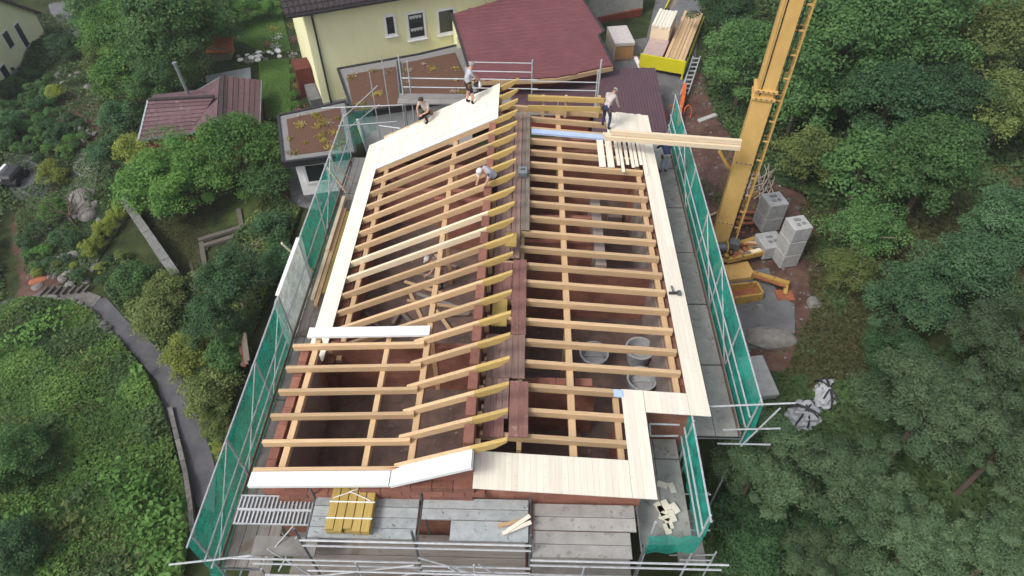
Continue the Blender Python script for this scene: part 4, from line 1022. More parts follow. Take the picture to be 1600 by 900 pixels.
rp, rn = roofplane('roof', rb, [(737, 124), (870, 120), (958, 101), (935, 56), (944, 49), (903, -14), (800, -6), (706, 22)], Ar, Br, R(14), 'red_metal', .3, .035, along=False)
MB().bar(rp[0] - np.array([0, 0, .22]), rp[1] - np.array([0, 0, .22]), .1, .24).bar(rp[1] - np.array([0, 0, .22]), rp[2] - np.array([0, 0, .22]), .1, .24).build('fascia', 'timber_x', rb)
for a, b in ((0, -1), (2, 3), (3, 4), (4, 5)): MB().bar(rp[a] + np.array([0, 0, .02]), rp[b] + np.array([0, 0, .02]), .1, .1).build('verge_trim', 'frame_dark', rb)
uA = (Br - Ar); uA[2] = 0; uA /= np.linalg.norm(uA); vA = np.array([-uA[1], uA[0], 0])
wpz = [rp[0] + vA * .4 + uA * .3, rp[2] + vA * .4 - uA * .3, rp[2] + vA * 4 - uA * .5, rp[0] + vA * 4 + uA * .3]
MB().prism(wpz, .3, 3.35).build('wall', 'red_wall', rb)
wpf = [rp[0] + vA * 4.2 - uA * .1, rp[2] + vA * 4.2 - uA * 1.2, rp[2] + vA * 8 - uA * 1.6, rp[0] + vA * 8]
MB().prism(wpf, .3, 4.0).build('rear_wall', 'house_yellow', rb)
l1 = thing('lean_to', 'brown ribbed metal lean-to roof right of the red barn', 'lean-to', (5.8, 32, .7))
pp, _ = roofplane('roof', l1, [(938, 106), (1024, 106), (1045, 206), (925, 210)], P(925, 206, 2.5), P(1044, 206, 2.5), R(4), 'brown_metal', .16, .025)
MB().prism([pp[0] + np.array([.3, -.3, 0]), pp[1] + np.array([-.3, -.3, 0]), pp[2] + np.array([-.3, .3, 0]), pp[3] + np.array([.3, .3, 0])], .2, 2.3).build('wall', 'red_wall', l1)
l2 = thing('lean_to', 'narrow brown metal lean-to roof under the red barn eave', 'lean-to', (0, 32, .6))
pp, _ = roofplane('roof', l2, [(745, 128), (932, 130), (932, 172), (755, 168)], P(755, 168, 2.3), P(932, 168, 2.3), R(4), 'brown_metal', .3, .02, along=False)
MB().prism([pp[0] + np.array([.3, -.3, 0]), pp[1] + np.array([-.3, -.3, 0]), pp[2] + np.array([-.3, .3, 0]), pp[3] + np.array([.3, .3, 0])], .2, 2.1).build('wall', 'red_wall', l2)

# --- tiled garden house
gh = thing('garden_house', 'red-brown garden house with mauve tiled roof and metal flue', 'garden house', (-19, 31, -1.7))
ge, gr = .5, 1.75
A1, A2 = P(217, 219, ge), P(298, 208, ge); A3, A4 = P(335, 152, gr), P(232, 157, gr)
def tiled(name, quad, rows, mat='brown_tile', cols=0):
    a, b, c, d = [np.array(q) for q in quad]      # a-b eave, d-c ridge
    MB().slab([a, b, c, d], .1).build(name, mat, gh)
    n = np.cross(b - a, d - a); n /= np.linalg.norm(n); n = n if n[2] > 0 else -n
    for k in range(rows):
        u0, u1 = k / rows, (k + 1.12) / rows; u1 = min(u1, 1)
        l0, r0, l1_, r1 = a + (d - a) * u0, b + (c - b) * u0, a + (d - a) * u1, b + (c - b) * u1
        mb = MB(); nc = cols
        for i in range(nc):
            s0, s1 = i / nc, (i + .9) / nc
            q = [l0 + (r0 - l0) * s0, l0 + (r0 - l0) * s1, l1_ + (r1 - l1_) * s1, l1_ + (r1 - l1_) * s0]
            mb.hexa([q[0] + n * .005, q[1] + n * .005, q[2] + n * .005, q[3] + n * .005], [q[0] + n * .085, q[1] + n * .07, q[2] + n * .02, q[3] + n * .02])
        mb.build('tile_course', mat, gh)
tiled('roof', (A1, A2, A3, A4), 9, cols=30)
MB().slab([A4, A3, P(312, 140, 1.2), P(240, 148, 1.2)], .08).build('back_roof', 'brown_tile', gh)
R1, R2 = P(345, 187, gr), P(348, 119, gr)
E1, E2 = P(405, 204, .75), P(408, 127, .75); B1, B2 = A2, P(300, 147, 1.0)
tiled('roof', (B1, R1, R2, B2), 1, cols=1)
a, b, c, d = E1, E2, R2, R1
MB().slab([a, b, c, d], .1).build('roof', 'brown_tile', gh)
for k in range(7):
    u0, u1 = (k + .06) / 7, (k + .94) / 7
    MB().slab([a + (b - a) * 0 + (d - a) * u0 + np.array([0, 0, .07]), b + (c - b) * u0 + np.array([0, 0, .07]), b + (c - b) * u1 + np.array([0, 0, .07]), a + (d - a) * u1 + np.array([0, 0, .07])], .06).build('tile_course', 'brown_tile', gh)
MB().bar(R1 + np.array([0, 0, .08]), R2 + np.array([0, 0, .08]), .22, .12).bar(A4 + np.array([0, 0, .06]), A3 + np.array([0, 0, .06]), .2, .1).build('ridge_tiles', 'dark_tile', gh)
MB().bar(A1, A2, .12, .1).bar(A2, R1, .16, .1).bar(R1, E1, .1, .1).bar(A1, A4, .1, .14).bar(E1, E2, .12, .1).bar(R2, E2, .08, .1).bar(B2, R2, .08, .1).build('gutter', 'zinc', gh)
ins_ = lambda p, z: (p[0] + (-18.7 - p[0]) * .06, p[1] + (33 - p[1]) * .08, z)
MB().hexa([ins_(A1, -2.3), ins_(A2, -2.3), ins_(A3, -2.3), ins_(A4, -2.3)], [ins_(A1, .3), ins_(A2, .3), ins_(A3, .9), ins_(A4, .9)]).build('wall', 'red_wall', gh)
MB().hexa([ins_(A2, -2.3), ins_(E1, -2.3), ins_(E2, -2.3), ins_(B2, -2.3)], [ins_(A2, .3), ins_(E1, .45), ins_(E2, .45), ins_(B2, .6)]).build('wall', 'red_wall', gh)
fl = P(294, 146, 1.5); ft = PY(275, 100, fl[1])
MB().tube(fl - np.array([0, 0, .4]), (fl[0] - .1, fl[1], ft[2]), .09, n=10).build('flue', 'zinc', gh); MB().tube((fl[0] - .1, fl[1], ft[2]), (fl[0] - .1, fl[1], ft[2] + .1), .13, n=10).build('flue_cap', 'zinc', gh)
sh = thing('shed', 'small grey flat roofed shed behind the tiled garden house', 'shed', (-18, 38, -1.5))
sp = [P(322, 128, 0), P(322, 118, 0), P(391, 105, 0), P(392, 122, 0)]
MB().slab(sp, .1).build('roof', 'zinc', sh); MB().prism([p + (sum(sp) / 4 - p) * .1 for p in sp], -2, -.15).build('wall', 'red_wall', sh)
# --- top-left house
tg = -4.6
B1, B2 = P(76, 62, tg), P(-60, 220, tg)
ub = B2 - B1; ub /= np.linalg.norm(ub); vb = np.array([ub[1], -ub[0], 0]); vb = -vb if vb[0] > 0 else vb
TE = float(PY(70, 20, B1[1])[2]) - tg
th = thing('pale_house', 'pale yellow house with slanted small windows among shrubs uphill', 'house', tuple(B1))
def tp(a, b, z): return tuple(B1 + ub * a + vb * b + np.array([0, 0, z]))
L2 = np.linalg.norm(B2 - B1)
MB().hexa([tp(0, 0, -1), tp(L2, 0, -1), tp(L2, 8, -1), tp(0, 8, -1)], [tp(0, 0, TE), tp(L2, 0, TE), tp(L2, 8, TE), tp(0, 8, TE)]).build('wall', 'house_yellow', th)
MB().hexa([tp(-.03, -.03, -1), tp(L2, -.03, -1), tp(L2, 0, -1), tp(-.03, 0, -1)], [tp(-.03, -.03, .5), tp(L2, -.03, .5), tp(L2, 0, .5), tp(-.03, 0, .5)]).build('plinth', 'concrete', th)
PK = TE + 4.6
MB().hexa([tp(0, 0, TE + .001), tp(.1, 0, TE + .001), tp(13, 0, TE + .001), tp(13, .2, TE + .001), tp(0, .2, TE + .001)], [tp(0, 0, TE + .03), tp(6.5, 0, PK), tp(13, 0, TE + .03), tp(13, .2, TE + .03), tp(6.5, .2, PK)]).build('gable', 'house_yellow', th)
MB().slab([tp(-.5, -.35, TE - .2), tp(6.5, -.35, PK + .15), tp(6.5, 9, PK + .15), tp(-.5, 9, TE - .2)], .12).build('roof', 'brown_metal', th); MB().slab([tp(13.5, -.35, TE - .2), tp(6.51, -.35, PK + .15), tp(6.51, 9, PK + .15), tp(13.5, 9, TE - .2)], .12).build('roof', 'brown_metal', th)
for (px, py, w_, h_) in ((12, 62, .9, 1.3), (33, 55, .8, 1.9), (8, 115, .9, 1.3)):
    q = PN(px, py, B1, -vb) - B1; a, z = q @ ub, q[2]
    wn = MB().hexa([tp(a - w_ / 2, -.06, z - h_ / 2), tp(a + w_ / 2, -.06, z - h_ / 2), tp(a + w_ / 2, -.004, z - h_ / 2), tp(a - w_ / 2, -.004, z - h_ / 2)], [tp(a - w_ / 2, -.06, z + h_ / 2), tp(a + w_ / 2, -.06, z + h_ / 2), tp(a + w_ / 2, -.004, z + h_ / 2), tp(a - w_ / 2, -.004, z + h_ / 2)]).build('window', 'white_paint', th)
    w2, h2 = w_ - .16, h_ - .16
    MB().hexa([tp(a - w2 / 2, -.075, z - h2 / 2), tp(a + w2 / 2, -.075, z - h2 / 2), tp(a + w2 / 2, -.05, z - h2 / 2), tp(a - w2 / 2, -.05, z - h2 / 2)], [tp(a - w2 / 2, -.075, z + h2 / 2), tp(a + w2 / 2, -.075, z + h2 / 2), tp(a + w2 / 2, -.05, z + h2 / 2), tp(a - w2 / 2, -.05, z + h2 / 2)]).build('pane', 'glass_dark', wn)

# ================================================================== truck with timber
ZT0 = 1.0
tz = 2.35      # top of the tail board
T0, T1 = P(1001, 84, tz), P(1072, 96, tz)
tu = T1 - T0; tu[2] = 0; TW = np.linalg.norm(tu); tu /= TW; tv = np.array([-tu[1], tu[0], 0])
gt = float(gz(*((T0 + T1) / 2)[:2]))
tr_ = thing('flatbed_trailer', 'yellow flatbed trailer loaded with timber at the edge of the yard', 'trailer', (T0[0], T0[1], gt))
def tq(a, b, z): return tuple(np.array([T0[0], T0[1], 0]) + tu * a + tv * b + np.array([0, 0, z]))
def tbox(name, a0, a1, b0, b1, z0, z1, mat, parent=None, bevel=0.0):
    return MB().hexa([tq(a0, b0, z0), tq(a1, b0, z0), tq(a1, b1, z0), tq(a0, b1, z0)], [tq(a0, b0, z1), tq(a1, b0, z1), tq(a1, b1, z1), tq(a0, b1, z1)]).build(name, mat, parent or tr_, bevel=bevel)
tbox('bed', 0, TW, .08, 11, 1.45, 1.6, 'oldwood_y')
tbox('tailboard', 0, TW, 0, .07, 1.5, tz, 'truck_yellow', bevel=.015)
tbox('side_board', -.02, .05, .08, 11, 1.5, 1.95, 'truck_yellow'); tbox('side_board', TW - .05, TW + .02, .08, 11, 1.5, 1.95, 'truck_yellow')
tbox('chassis', .6, TW - .6, .3, 11, 1.1, 1.44, 'frame_dark'); tbox('rear_bumper', .1, TW - .1, .02, .14, .95, 1.1, 'frame_dark')
tbox('bumper_leg', TW - .12, TW - .02, .03, .12, .6, 1.5, 'truck_yellow')
for a in (.18, TW - .18):
    for b in (1.5, 7.6):
        c_ = Vector(tq(a, b, gt + .48)); o = MB().tube(c_ - Vector(tu) * .16, c_ + Vector(tu) * .16, .48, n=20).build('wheel', 'rubber', tr_)
        MB().tube(c_ - Vector(tu) * .18, c_ + Vector(tu) * .18, .24, n=14).build('rim', 'steel', o)
def load(name, label, cat, a0, a1, b0, b1, z0, z1, mat, topmat, tops=0):
    t = thing(name, label, cat, tq((a0 + a1) / 2, (b0 + b1) / 2, z0))
    tbox('body', a0, a1, b0, b1, z0, z1, mat, t, .02)
    if tops:
        n = tops; s = (a1 - a0) / n
        for i in range(n): tbox('board', a0 + i * s + .01, a0 + (i + 1) * s - .01, b0 + rnd.uniform(-.06, .06), b1 + rnd.uniform(-.06, .06), z1 + .001, z1 + .1 + rnd.uniform(0, .05), topmat, t)
    else: tbox('wrapping', a0 - .02, a1 + .02, b0 - .02, b1 + .02, z1 - .12, z1 + .02, topmat, t, .02)
    return t
load('wrapped_package', 'pink film wrapped package on the trailer behind the tailboard', 'package', .1, 1.28, .25, 2.3, 1.6, 2.3, 'cardboard', 'pinkwrap')
load('board_stack', 'tall pale board stack on the trailer, farther from tailboard', 'board stack', .05, 1.22, 2.4, 4.8, 1.6, 3.0, 'timber_pale_y', 'board_y', 6)
load('timber_pile', 'long light brown timber pile along the right side of trailer', 'timber', 1.42, TW - .1, .15, 7.0, 1.6, 2.2, 'timber_y', 'timber_y', 6)
# crate near the barn
c0 = P(955, 68, 2.0); K = [P(949, 42, 2.4), P(979, 40, 2.4), P(992, 66, 2.4), P(961, 68, 2.4)]
gk = float(gz(*K[0][:2]))
cb = thing('crate', 'upright cardboard crate with white film top standing beside the red barn', 'crate', (K[3][0], K[3][1], gk))
MB().prism(K, gk + .15, 2.28).build('box', 'cardboard', cb, bevel=.02)
cK = sum(K) / 4
MB().prism([p + (p - cK) * .03 for p in K], 2.2, 2.42).build('film_lid', 'plastic_wrap', cb, bevel=.02)
MB().prism([p + (p - cK) * .015 for p in [K[0], K[0] + (K[1] - K[0]) * .06, K[3] + (K[2] - K[3]) * .06, K[3]]], gk + .16, 2.2).build('film_side', 'plastic_wrap', cb)
for u in (.08, .5, .92): MB().bar(K[0] * (1 - u) + K[1] * u + np.array([0, 0, gk + .07 - 2.4]), K[3] * (1 - u) + K[2] * u + np.array([0, 0, gk + .07 - 2.4]), .1, .14).build('pallet_runner', 'oldwood_y', cb)
MB().bar(P(964, 74, 1.9) , P(964.5, 78, 1.9), .5, .02).build('label', 'white_paint', cb)
o = MB().bar(P(992, 88, 1.3), P(1001, 108, 1.25), .25, .06).build('white_plank', 'white_paint'); tag(o, 'white plank leaning on the ground between crate and trailer', 'plank')
# stone wall behind the barn
wl0 = [G(918, 38), G(1000, 20)]
sw = thing('stone_wall', 'grey garden retaining wall with red brick footing behind barn', 'wall', tuple(wl0[0]))
MB().bar(wl0[0] + np.array([0, 0, .9]), wl0[1] + np.array([0, 0, .9]), .4, 2.0).build('wall_body', 'concrete', sw); MB().bar(wl0[0] + np.array([0, -.15, .2]), wl0[1] + np.array([0, -.15, .2]), .5, .5).build('footing', 'red_wall', sw)
for k in range(16):
    u = rnd.uniform(0, 1); q = wl0[0] * (1 - u) + wl0[1] * u + np.array([0, rnd.uniform(.2, 1.6), 1.9])
    m_ = 40; p_ = nrs.normal(size=(m_, 3)) * .16; me = leaf_mesh('white_flower', p_, nrs.normal(size=(m_, 3)) + [0, 0, 1], np.full(m_, .07), nrs.rand(m_), 'petal' if 'petal' in MATS else (leafmat('petal', (.75, .73, .72), (.5, .5, .48)), 'petal')[1])
    o = link_mesh('white_flower', me, None, q); tag(o, 'white flower clump on top of the garden wall behind the barn', 'flowers', 'white flowers on the garden wall')
MB().bar(wl0[0] + np.array([0, 1.0, 1.75]), wl0[1] + np.array([0, 1.0, 1.75]), 1.7, .1).build('planting_bed', 'sedum', sw)
# ================================================================== small things on the site
# concrete lego blocks
def blockstack(base_px, n, z0, ax, label_fn, w=.62, d=.62, h=.62):
    out = []
    c = P(*base_px, z0)
    for k in range(n):
        z = z0 + k * h
        t = MB(); u = V2(ax) ; v = V2(ax + math.pi / 2)
        L, Wd = d, w
        q = lambda a, b, zz: tuple(np.array([c[0], c[1], zz]) + u * a + v * b)
        t.hexa([q(-Wd / 2, -L / 2, z), q(Wd / 2, -L / 2, z), q(Wd / 2, L / 2, z), q(-Wd / 2, L / 2, z)], [q(-Wd / 2, -L / 2, z + h - .01), q(Wd / 2, -L / 2, z + h - .01), q(Wd / 2, L / 2, z + h - .01), q(-Wd / 2, L / 2, z + h - .01)])
        o = t.build('concrete_block', 'concrete', bevel=.035); tag(o, label_fn(k, n), 'block', 'concrete ballast blocks by the crane'); out.append(o)
        if k == n - 1:
            for a, b in ((-.12, -.15), (.12, -.12), (.05, .14), (-.1, .16)):
                MB().hexa([q(a - .07, b - .07, z + h - .012), q(a + .07, b - .07, z + h - .012), q(a + .07, b + .07, z + h - .012), q(a - .07, b + .07, z + h - .012)], [q(a - .05, b - .05, z + h + .05), q(a + .05, b - .05, z + h + .05), q(a + .05, b + .05, z + h + .05), q(a - .05, b + .05, z + h + .05)]).build('stud', 'concrete_dark', o)
    return out
order = ['bottom', 'second', 'third', 'topmost']
blockstack((1196, 352), 2, 1.75, R(14), lambda k, n: ('%s concrete block of the two-high stack behind the yellow crane' % ('lower' if k == 0 else 'upper')), .9, .9, .78)
blockstack((1224, 408), 3, 1.7, R(14), lambda k, n: ('%s concrete block of the three-high stack right of the crane base' % ('bottom', 'middle', 'top')[k]), .82, .82, .74)
blockstack((1198, 392), 1, 1.7, R(14), lambda k, n: 'low concrete block standing between the two block stacks', 1.0, 1.0, .7)
o = MB().bar(P(1170, 560, 1.6), P(1196, 622, 1.5), 1.0, .35).build('concrete_slab', 'concrete', bevel=.03); tag(o, 'long broken concrete slab lying beside the right scaffold netting', 'slab')
def rock(name, px, py, r, label, mat='stone_pale', group=None, sc=(1, .7, .5), rot=0, sub=2, loc=None, cat='boulder'):
    bm = bmesh.new(); bmesh.ops.create_icosphere(bm, subdivisions=sub, radius=1)
    sd = [(Vector(unit(1)[0]), rnd.uniform(-.25, .3)) for _ in range(10)]
    for v in bm.verts:
        k = 1 + sum(a * max(0, v.co.dot(d)) ** 3 for d, a in sd); v.co *= k
        v.co = Vector((v.co.x * sc[0], v.co.y * sc[1], max(v.co.z, -.4) * sc[2])) * r
    me = bpy.data.meshes.new(name); bm.to_mesh(me); bm.free(); me.materials.append(MATS[mat])
    p = loc if loc is not None else G(px, py)
    o = link_mesh(name, me, None, (p[0], p[1], p[2] + .25 * r * sc[2]), (0, 0, rot)); return tag(o, label, cat, group)
rock('boulder', 1206, 533, .75, 'large pale flat boulder at the edge of concrete pad', sc=(1.2, .6, .5))
rock('boulder', 1273, 478, .42, 'pale angular boulder lying alone on the brown soil', sc=(.8, 1, .5))
# tarp-covered bags
def bag(px, py, r, label, sc, rot):
    p = G(px, py); t = thing('tarp_bag', label, 'bag', tuple(p), 'grey tarp bags below the pine')
    bm = bmesh.new(); bmesh.ops.create_icosphere(bm, subdivisions=4, radius=1)
    sd = [(Vector(unit(1)[0]), rnd.uniform(-.3, .3), rnd.uniform(3, 9)) for _ in range(16)]
    for v in bm.verts:
        n0 = v.co.normalized()
        k = 1 + sum(a * .2 * math.sin(f * n0.dot(d) * 1.9) for d, a, f in sd) + sum(a * .3 * max(0, n0.dot(d)) ** 6 for d, a, f in sd)
        c = n0 * k; c.z = max(c.z, -.45); v.co = Vector((c.x * sc[0], c.y * sc[1], c.z * sc[2])) * r
    me = bpy.data.meshes.new('sheet'); bm.to_mesh(me); bm.free(); me.materials.append(MATS['tarp'])
    o = link_mesh('sheet', me, t, (p[0], p[1], p[2] + .35 * r), (0, 0, rot))
    for k in range(4):
        a = rnd.uniform(0, 6.3); mb = MB(); pr_ = None
        for j in range(9):
            th_ = -.2 + j / 8 * 2.6; q = Vector((p[0] + math.cos(a) * math.cos(th_) * sc[0] * r * 1.06, p[1] + math.sin(a) * math.cos(th_) * sc[1] * r * 1.06, p[2] + .35 * r + abs(math.sin(th_)) * sc[2] * r * 1.1))
            if pr_ is not None: mb.tube(pr_, q, .035)
            pr_ = q
        mb.build('strap', 'frame_dark', t)
bag(1252, 655, .62, 'rounded grey tarp bag with dark straps beside the pine crown', (1, .8, .7), .3)
bag(1288, 622, .6, 'long grey crumpled tarp bag farther up the bare soil', (.7, 1.1, .6), -.5)
# scrap, planks
def plank(a, b, w, h, mat, label, cat='plank', group=None, lift=.1, name='plank'):
    A_, B_ = G(*a), G(*b); A_[2] += lift; B_[2] += lift
    o = MB().bar(A_, B_, w, h).build(name, mat, bevel=.008); return tag(o, label, cat, group)
plank((1091, 192), (1120, 181), .28, .12, 'concrete', 'pale grey plank lying across the soil near the forest edge')
for i, (a, b) in enumerate((((1140, 348), (1175, 352)), ((1144, 342), (1176, 346)), ((1150, 356), (1180, 353)), ((1148, 336), (1178, 340)))):
    plank(a, b, .12, .08, 'rust', 'short reddish timber lying in the small pile behind the crane', 'timber', 'reddish timbers behind the crane', .06 + .07 * i)
plank((1098, 345), (1118, 335), .1, .08, 'timber_x', 'single light timber on the soil behind the crane mast')
mb_ = 0
for i in range(34):
    c0 = G(1180 + rnd.uniform(-22, 22), 292 + rnd.uniform(-18, 18)); a = rnd.uniform(.3, 1.6); L = rnd.uniform(.5, 1.1); z = .1 + rnd.uniform(0, .25)
    d = np.array([math.cos(a), math.sin(a), rnd.uniform(-.15, .15)]) * L
    o = MB().tube(c0 - d + [0, 0, z], c0 + d + [0, 0, z], .035, .015, 5).build('dead_branch', 'bark_pale'); tag(o, 'dry grey branch in the brush heap behind the concrete blocks', 'branch', 'dry branches in the brush heap')
for i in range(6):
    plank((378 + i * 3, 545 + rnd.uniform(-6, 6)), (384 + i * 3, 585 + rnd.uniform(-4, 6)), .12, .06, rnd.choice(['red_wall', 'oldwood_y']), 'weathered red-brown board leaning outside the left netting', 'board', 'old boards left of the netting', .5 + .1 * i)
# ladder by the trailer, orange cable stand
lt0, lt1 = G(1068, 152), G(1086, 100)
ld = thing('ladder', 'grey steel ladder lying along the yard edge behind trailer', 'ladder', tuple((lt0 + lt1) / 2))
for s in (-.22, .22): MB().bar(lt0 + [s, 0, .15], lt1 + [s, 0, .5], .06, .09).build('rail', 'steel', ld)
for k in range(9):
    q = lt0 + (lt1 - lt0) * (k + .5) / 9; q[2] += .15 + .35 * (k + .5) / 9; MB().bar(q + [-.2, 0, 0], q + [.2, 0, 0], .1, .04).build('rung', 'steel', ld)
rp0 = [G(1067, 145), G(1065, 165), G(1060, 185), G(1058, 205)]
hz = thing('warning_barrier', 'orange striped barrier tape stand beside the right scaffold end', 'barrier', tuple(rp0[1]))
for a, b in zip(rp0[:-1], rp0[1:]): MB().bar(a + [0, 0, .5], b + [0, 0, .45], .2, .25).build('orange_band', 'orange', hz)
for q in (rp0[0], rp0[2]): MB().tube(q, q + [0, 0, .8], .04).build('post', 'steel', hz)
for k in (-.5, .45):
    a = rp0[2] + [k, 0, .3]; mb = MB(); pv = None
    for j in range(13):
        th_ = j / 12 * 2 * math.pi; q = Vector((a[0] + .22 * math.cos(th_), a[1] + .1 * math.sin(th_), a[2] + .5 * math.sin(th_)))
        if pv is not None: mb.tube(pv, q, .03)
        pv = q
    mb.build('hoop', 'orange', hz)
# roof things: yellow formwork stack on the front deck
ys = thing('beam_stack', 'strapped stack of yellow formwork planks on the front metal deck', 'plank stack', (-3.9, 6.9, 6.42))
for j in range(2):
    for i in range(5):
        x = -4.46 + i * .21
        MB().box(x + .008, x + .2, 6.3 + rnd.uniform(-.04, .04), 7.42 + rnd.uniform(-.03, .03), 6.47 + j * .13, 6.595 + j * .13).build('plank', 'yellow_formwork', ys, bevel=.008)
for y in (6.55, 6.95): MB().box(-4.47, -3.39, y, y + .03, 6.728, 6.736).build('strap', 'white_paint', ys)
MB().tube((-4.4, 7.05, 6.74), (-4.0, 7.2, 6.76), .012).tube((-4.0, 7.2, 6.76), (-3.5, 7.0, 6.74), .012).tube((-4.05, 7.2, 6.76), (-3.85, 7.28, 6.76), .012).build('loose_strap', 'white_paint', ys)
for y in (6.5, 7.15): MB().box(-4.45, -3.4, y, y + .08, 6.425, 6.468).build('bearer', 'timber_x', ys)
# beams along the left deck
for i, (dx, y0, y1, z, m_) in enumerate(((-7.42, 15.6, 20.2, 4.215, 'timber_pale_y'), (-7.24, 15.3, 20.6, 4.215, 'timber_y'), (-7.07, 15.9, 20.4, 4.215, 'yellow_formwork'), (-7.38, 18.0, 21.2, 4.35, 'timber_pale_y'))):
    o = MB().box(dx - .07, dx + .07, y0, y1, z, z + .13).build('loose_beam', m_, bevel=.006)
    tag(o, ['pale loose beam nearest the netting on left deck', 'longest tan loose beam in the middle of left deck row', 'yellow loose beam nearest the eave on left deck', 'pale beam lying on top of others on left deck'][i], 'beam', 'loose beams on the left scaffold deck')
for i, ((a, b, z0), (c, d, z1)) in enumerate((((520, 255, 5.6), (553, 285, 4.3)), ((512, 262, 5.5), (541, 300, 4.3)), ((440, 380, 6.0), (490, 425, 4.3)))):
    o = MB().bar(P(a, b, z0), P(c, d, z1), .1, .05).build('prop_board', 'timber_pale_x'); tag(o, ['thin board propped at the far end of left scaffold, upper one', 'thin board propped at the far end of left scaffold, lower one', 'short board bracing the whitish film on left scaffold'][i], 'board', 'boards propped on the left scaffold')
# off-cut blocks on the right front deck
for k in range(11):
    px, py = [(1035, 757), (1050, 762), (1040, 790), (1046, 800), (1038, 808), (1050, 808), (1046, 818), (1034, 798), (1054, 795), (1043, 826), (1030, 792)][k]
    q = P(px, py, 5.36); a = rnd.uniform(0, 3)
    o = MB().bar((q[0] - .14 * math.cos(a), q[1] - .14 * math.sin(a), 5.34 + .05 * (k % 3 > 1)), (q[0] + .14 * math.cos(a), q[1] + .14 * math.sin(a), 5.34 + .05 * (k % 3 > 1)), .16, .06).build('wood_offcut', 'board_x', bevel=.004)
    tag(o, 'pale wood offcut on the front right scaffold deck inside the netting', 'offcut', 'pale offcuts on the corner deck')
for i, ((a, b), (c, d), m_) in enumerate((((778, 822), (822, 812), 'timber_x'), ((785, 834), (830, 816), 'board_x'), ((792, 830), (828, 806), 'board_x'))):
    o = MB().bar(P(a, b, 6.46 + .04 * i), P(c, d, 6.46 + .04 * i), .09, .04).build('wood_strip', m_); tag(o, ['tan wood strip on the front deck end', 'longest pale wood strip at front deck end', 'pale wood strip with notch at front deck end'][i], 'wood strip', 'wood strips on the front deck')
# loose boards on the right roof
for k in range(9):
    px = [938, 951, 962, 968, 976, 984, 990, 997, 1003][k]; py1 = [262, 262, 258, 268, 256, 260, 258, 255, 270][k]
    x = PN(px, 225, (0, 20, zr(3.6) + .07), (0, 0, 1)); y0 = P(px, py1, zr(3.6) + .07)[1]
    o = MB().box(x[0] - (.14 if k < 2 else .06), x[0] + (.1 if k < 2 else .055), y0, 21.5 + rnd.uniform(-.1, .1), zr(x[0]) + .033 + .002 * k, zr(x[0]) + .06 + .002 * k).build('loose_board', 'board_y')
    tag(o, '%s loose pale board on the far right rafters, counted from the ridge side' % ['first', 'second', 'third', 'fourth', 'fifth', 'sixth', 'seventh', 'eighth', 'ninth'][k], 'board', 'loose boards on the right roof')
# tool on the eave boards
tp_ = P(1053, 459, zr(4.6) + .05)
dr = thing('drill', 'small dark cordless drill lying on the right eave boards', 'drill', tuple(tp_))
MB().tube(tp_ + [-.16, -.02, .05], tp_ + [.14, 0, .05], .045, n=10).build('body', 'frame_dark', dr); MB().tube(tp_ + [-.02, 0, .05], tp_ + [-.04, .28, .04], .03, n=8).build('handle', 'steel_dark', dr); MB().box(tp_[0] + .1, tp_[0] + .2, tp_[1] - .08, tp_[1] + .07, tp_[2], tp_[2] + .09).build('battery', 'steel_dark', dr)
# box on the ridge planks
bp_ = P(817, 272, zr(0) + .1)
tb = thing('toolbox', 'grey green toolbox on the ridge walkway planks', 'toolbox', tuple(bp_))
MB().box(bp_[0] - .16, bp_[0] + .16, bp_[1] - .2, bp_[1] + .2, bp_[2], bp_[2] + .2).build('case', 'zinc', tb, bevel=.02); MB().tube(bp_ + [-.08, 0, .22], bp_ + [.08, 0, .22], .02).build('handle', 'frame_dark', tb)

M('leather', (.22, .11, .05), (.12, .06, .03), 6, (1, 1, 1), .7)
# ================================================================== people
BASE = dict(pelvis=(0, 0, .95), spine=(0, -.01, 1.12), chest=(0, 0, 1.36), neck=(0, .01, 1.5), head=(0, .04, 1.63), top=(0, .03, 1.72),
            sL=(-.19, 0, 1.42), eL=(-.25, .02, 1.13), wL=(-.25, .12, .9), sR=(.19, 0, 1.42), eR=(.25, .02, 1.13), wR=(.25, .12, .9),
            hL=(-.1, 0, .9), kL=(-.11, .03, .5), aL=(-.11, 0, .09), tL=(-.12, .17, .04), hR=(.1, 0, .9), kR=(.11, .03, .5), aR=(.11, 0, .09), tR=(.12, .17, .04))
RAD = dict(pelvis=.145, spine=.135, chest=.155, neck=.058, head=.098, top=.07, sL=.068, eL=.047, wL=.032, sR=.068, eR=.047, wR=.032,
           hL=.098, kL=.066, aL=.046, tL=.042, hR=.098, kR=.066, aR=.046, tR=.042)
EDG = [('pelvis', 'spine'), ('spine', 'chest'), ('chest', 'neck'), ('neck', 'head'), ('head', 'top'), ('chest', 'sL'), ('sL', 'eL'), ('eL', 'wL'), ('chest', 'sR'), ('sR', 'eR'), ('eR', 'wR'),
       ('pelvis', 'hL'), ('hL', 'kL'), ('kL', 'aL'), ('aL', 'tL'), ('pelvis', 'hR'), ('hR', 'kR'), ('kR', 'aR'), ('aR', 'tR')]
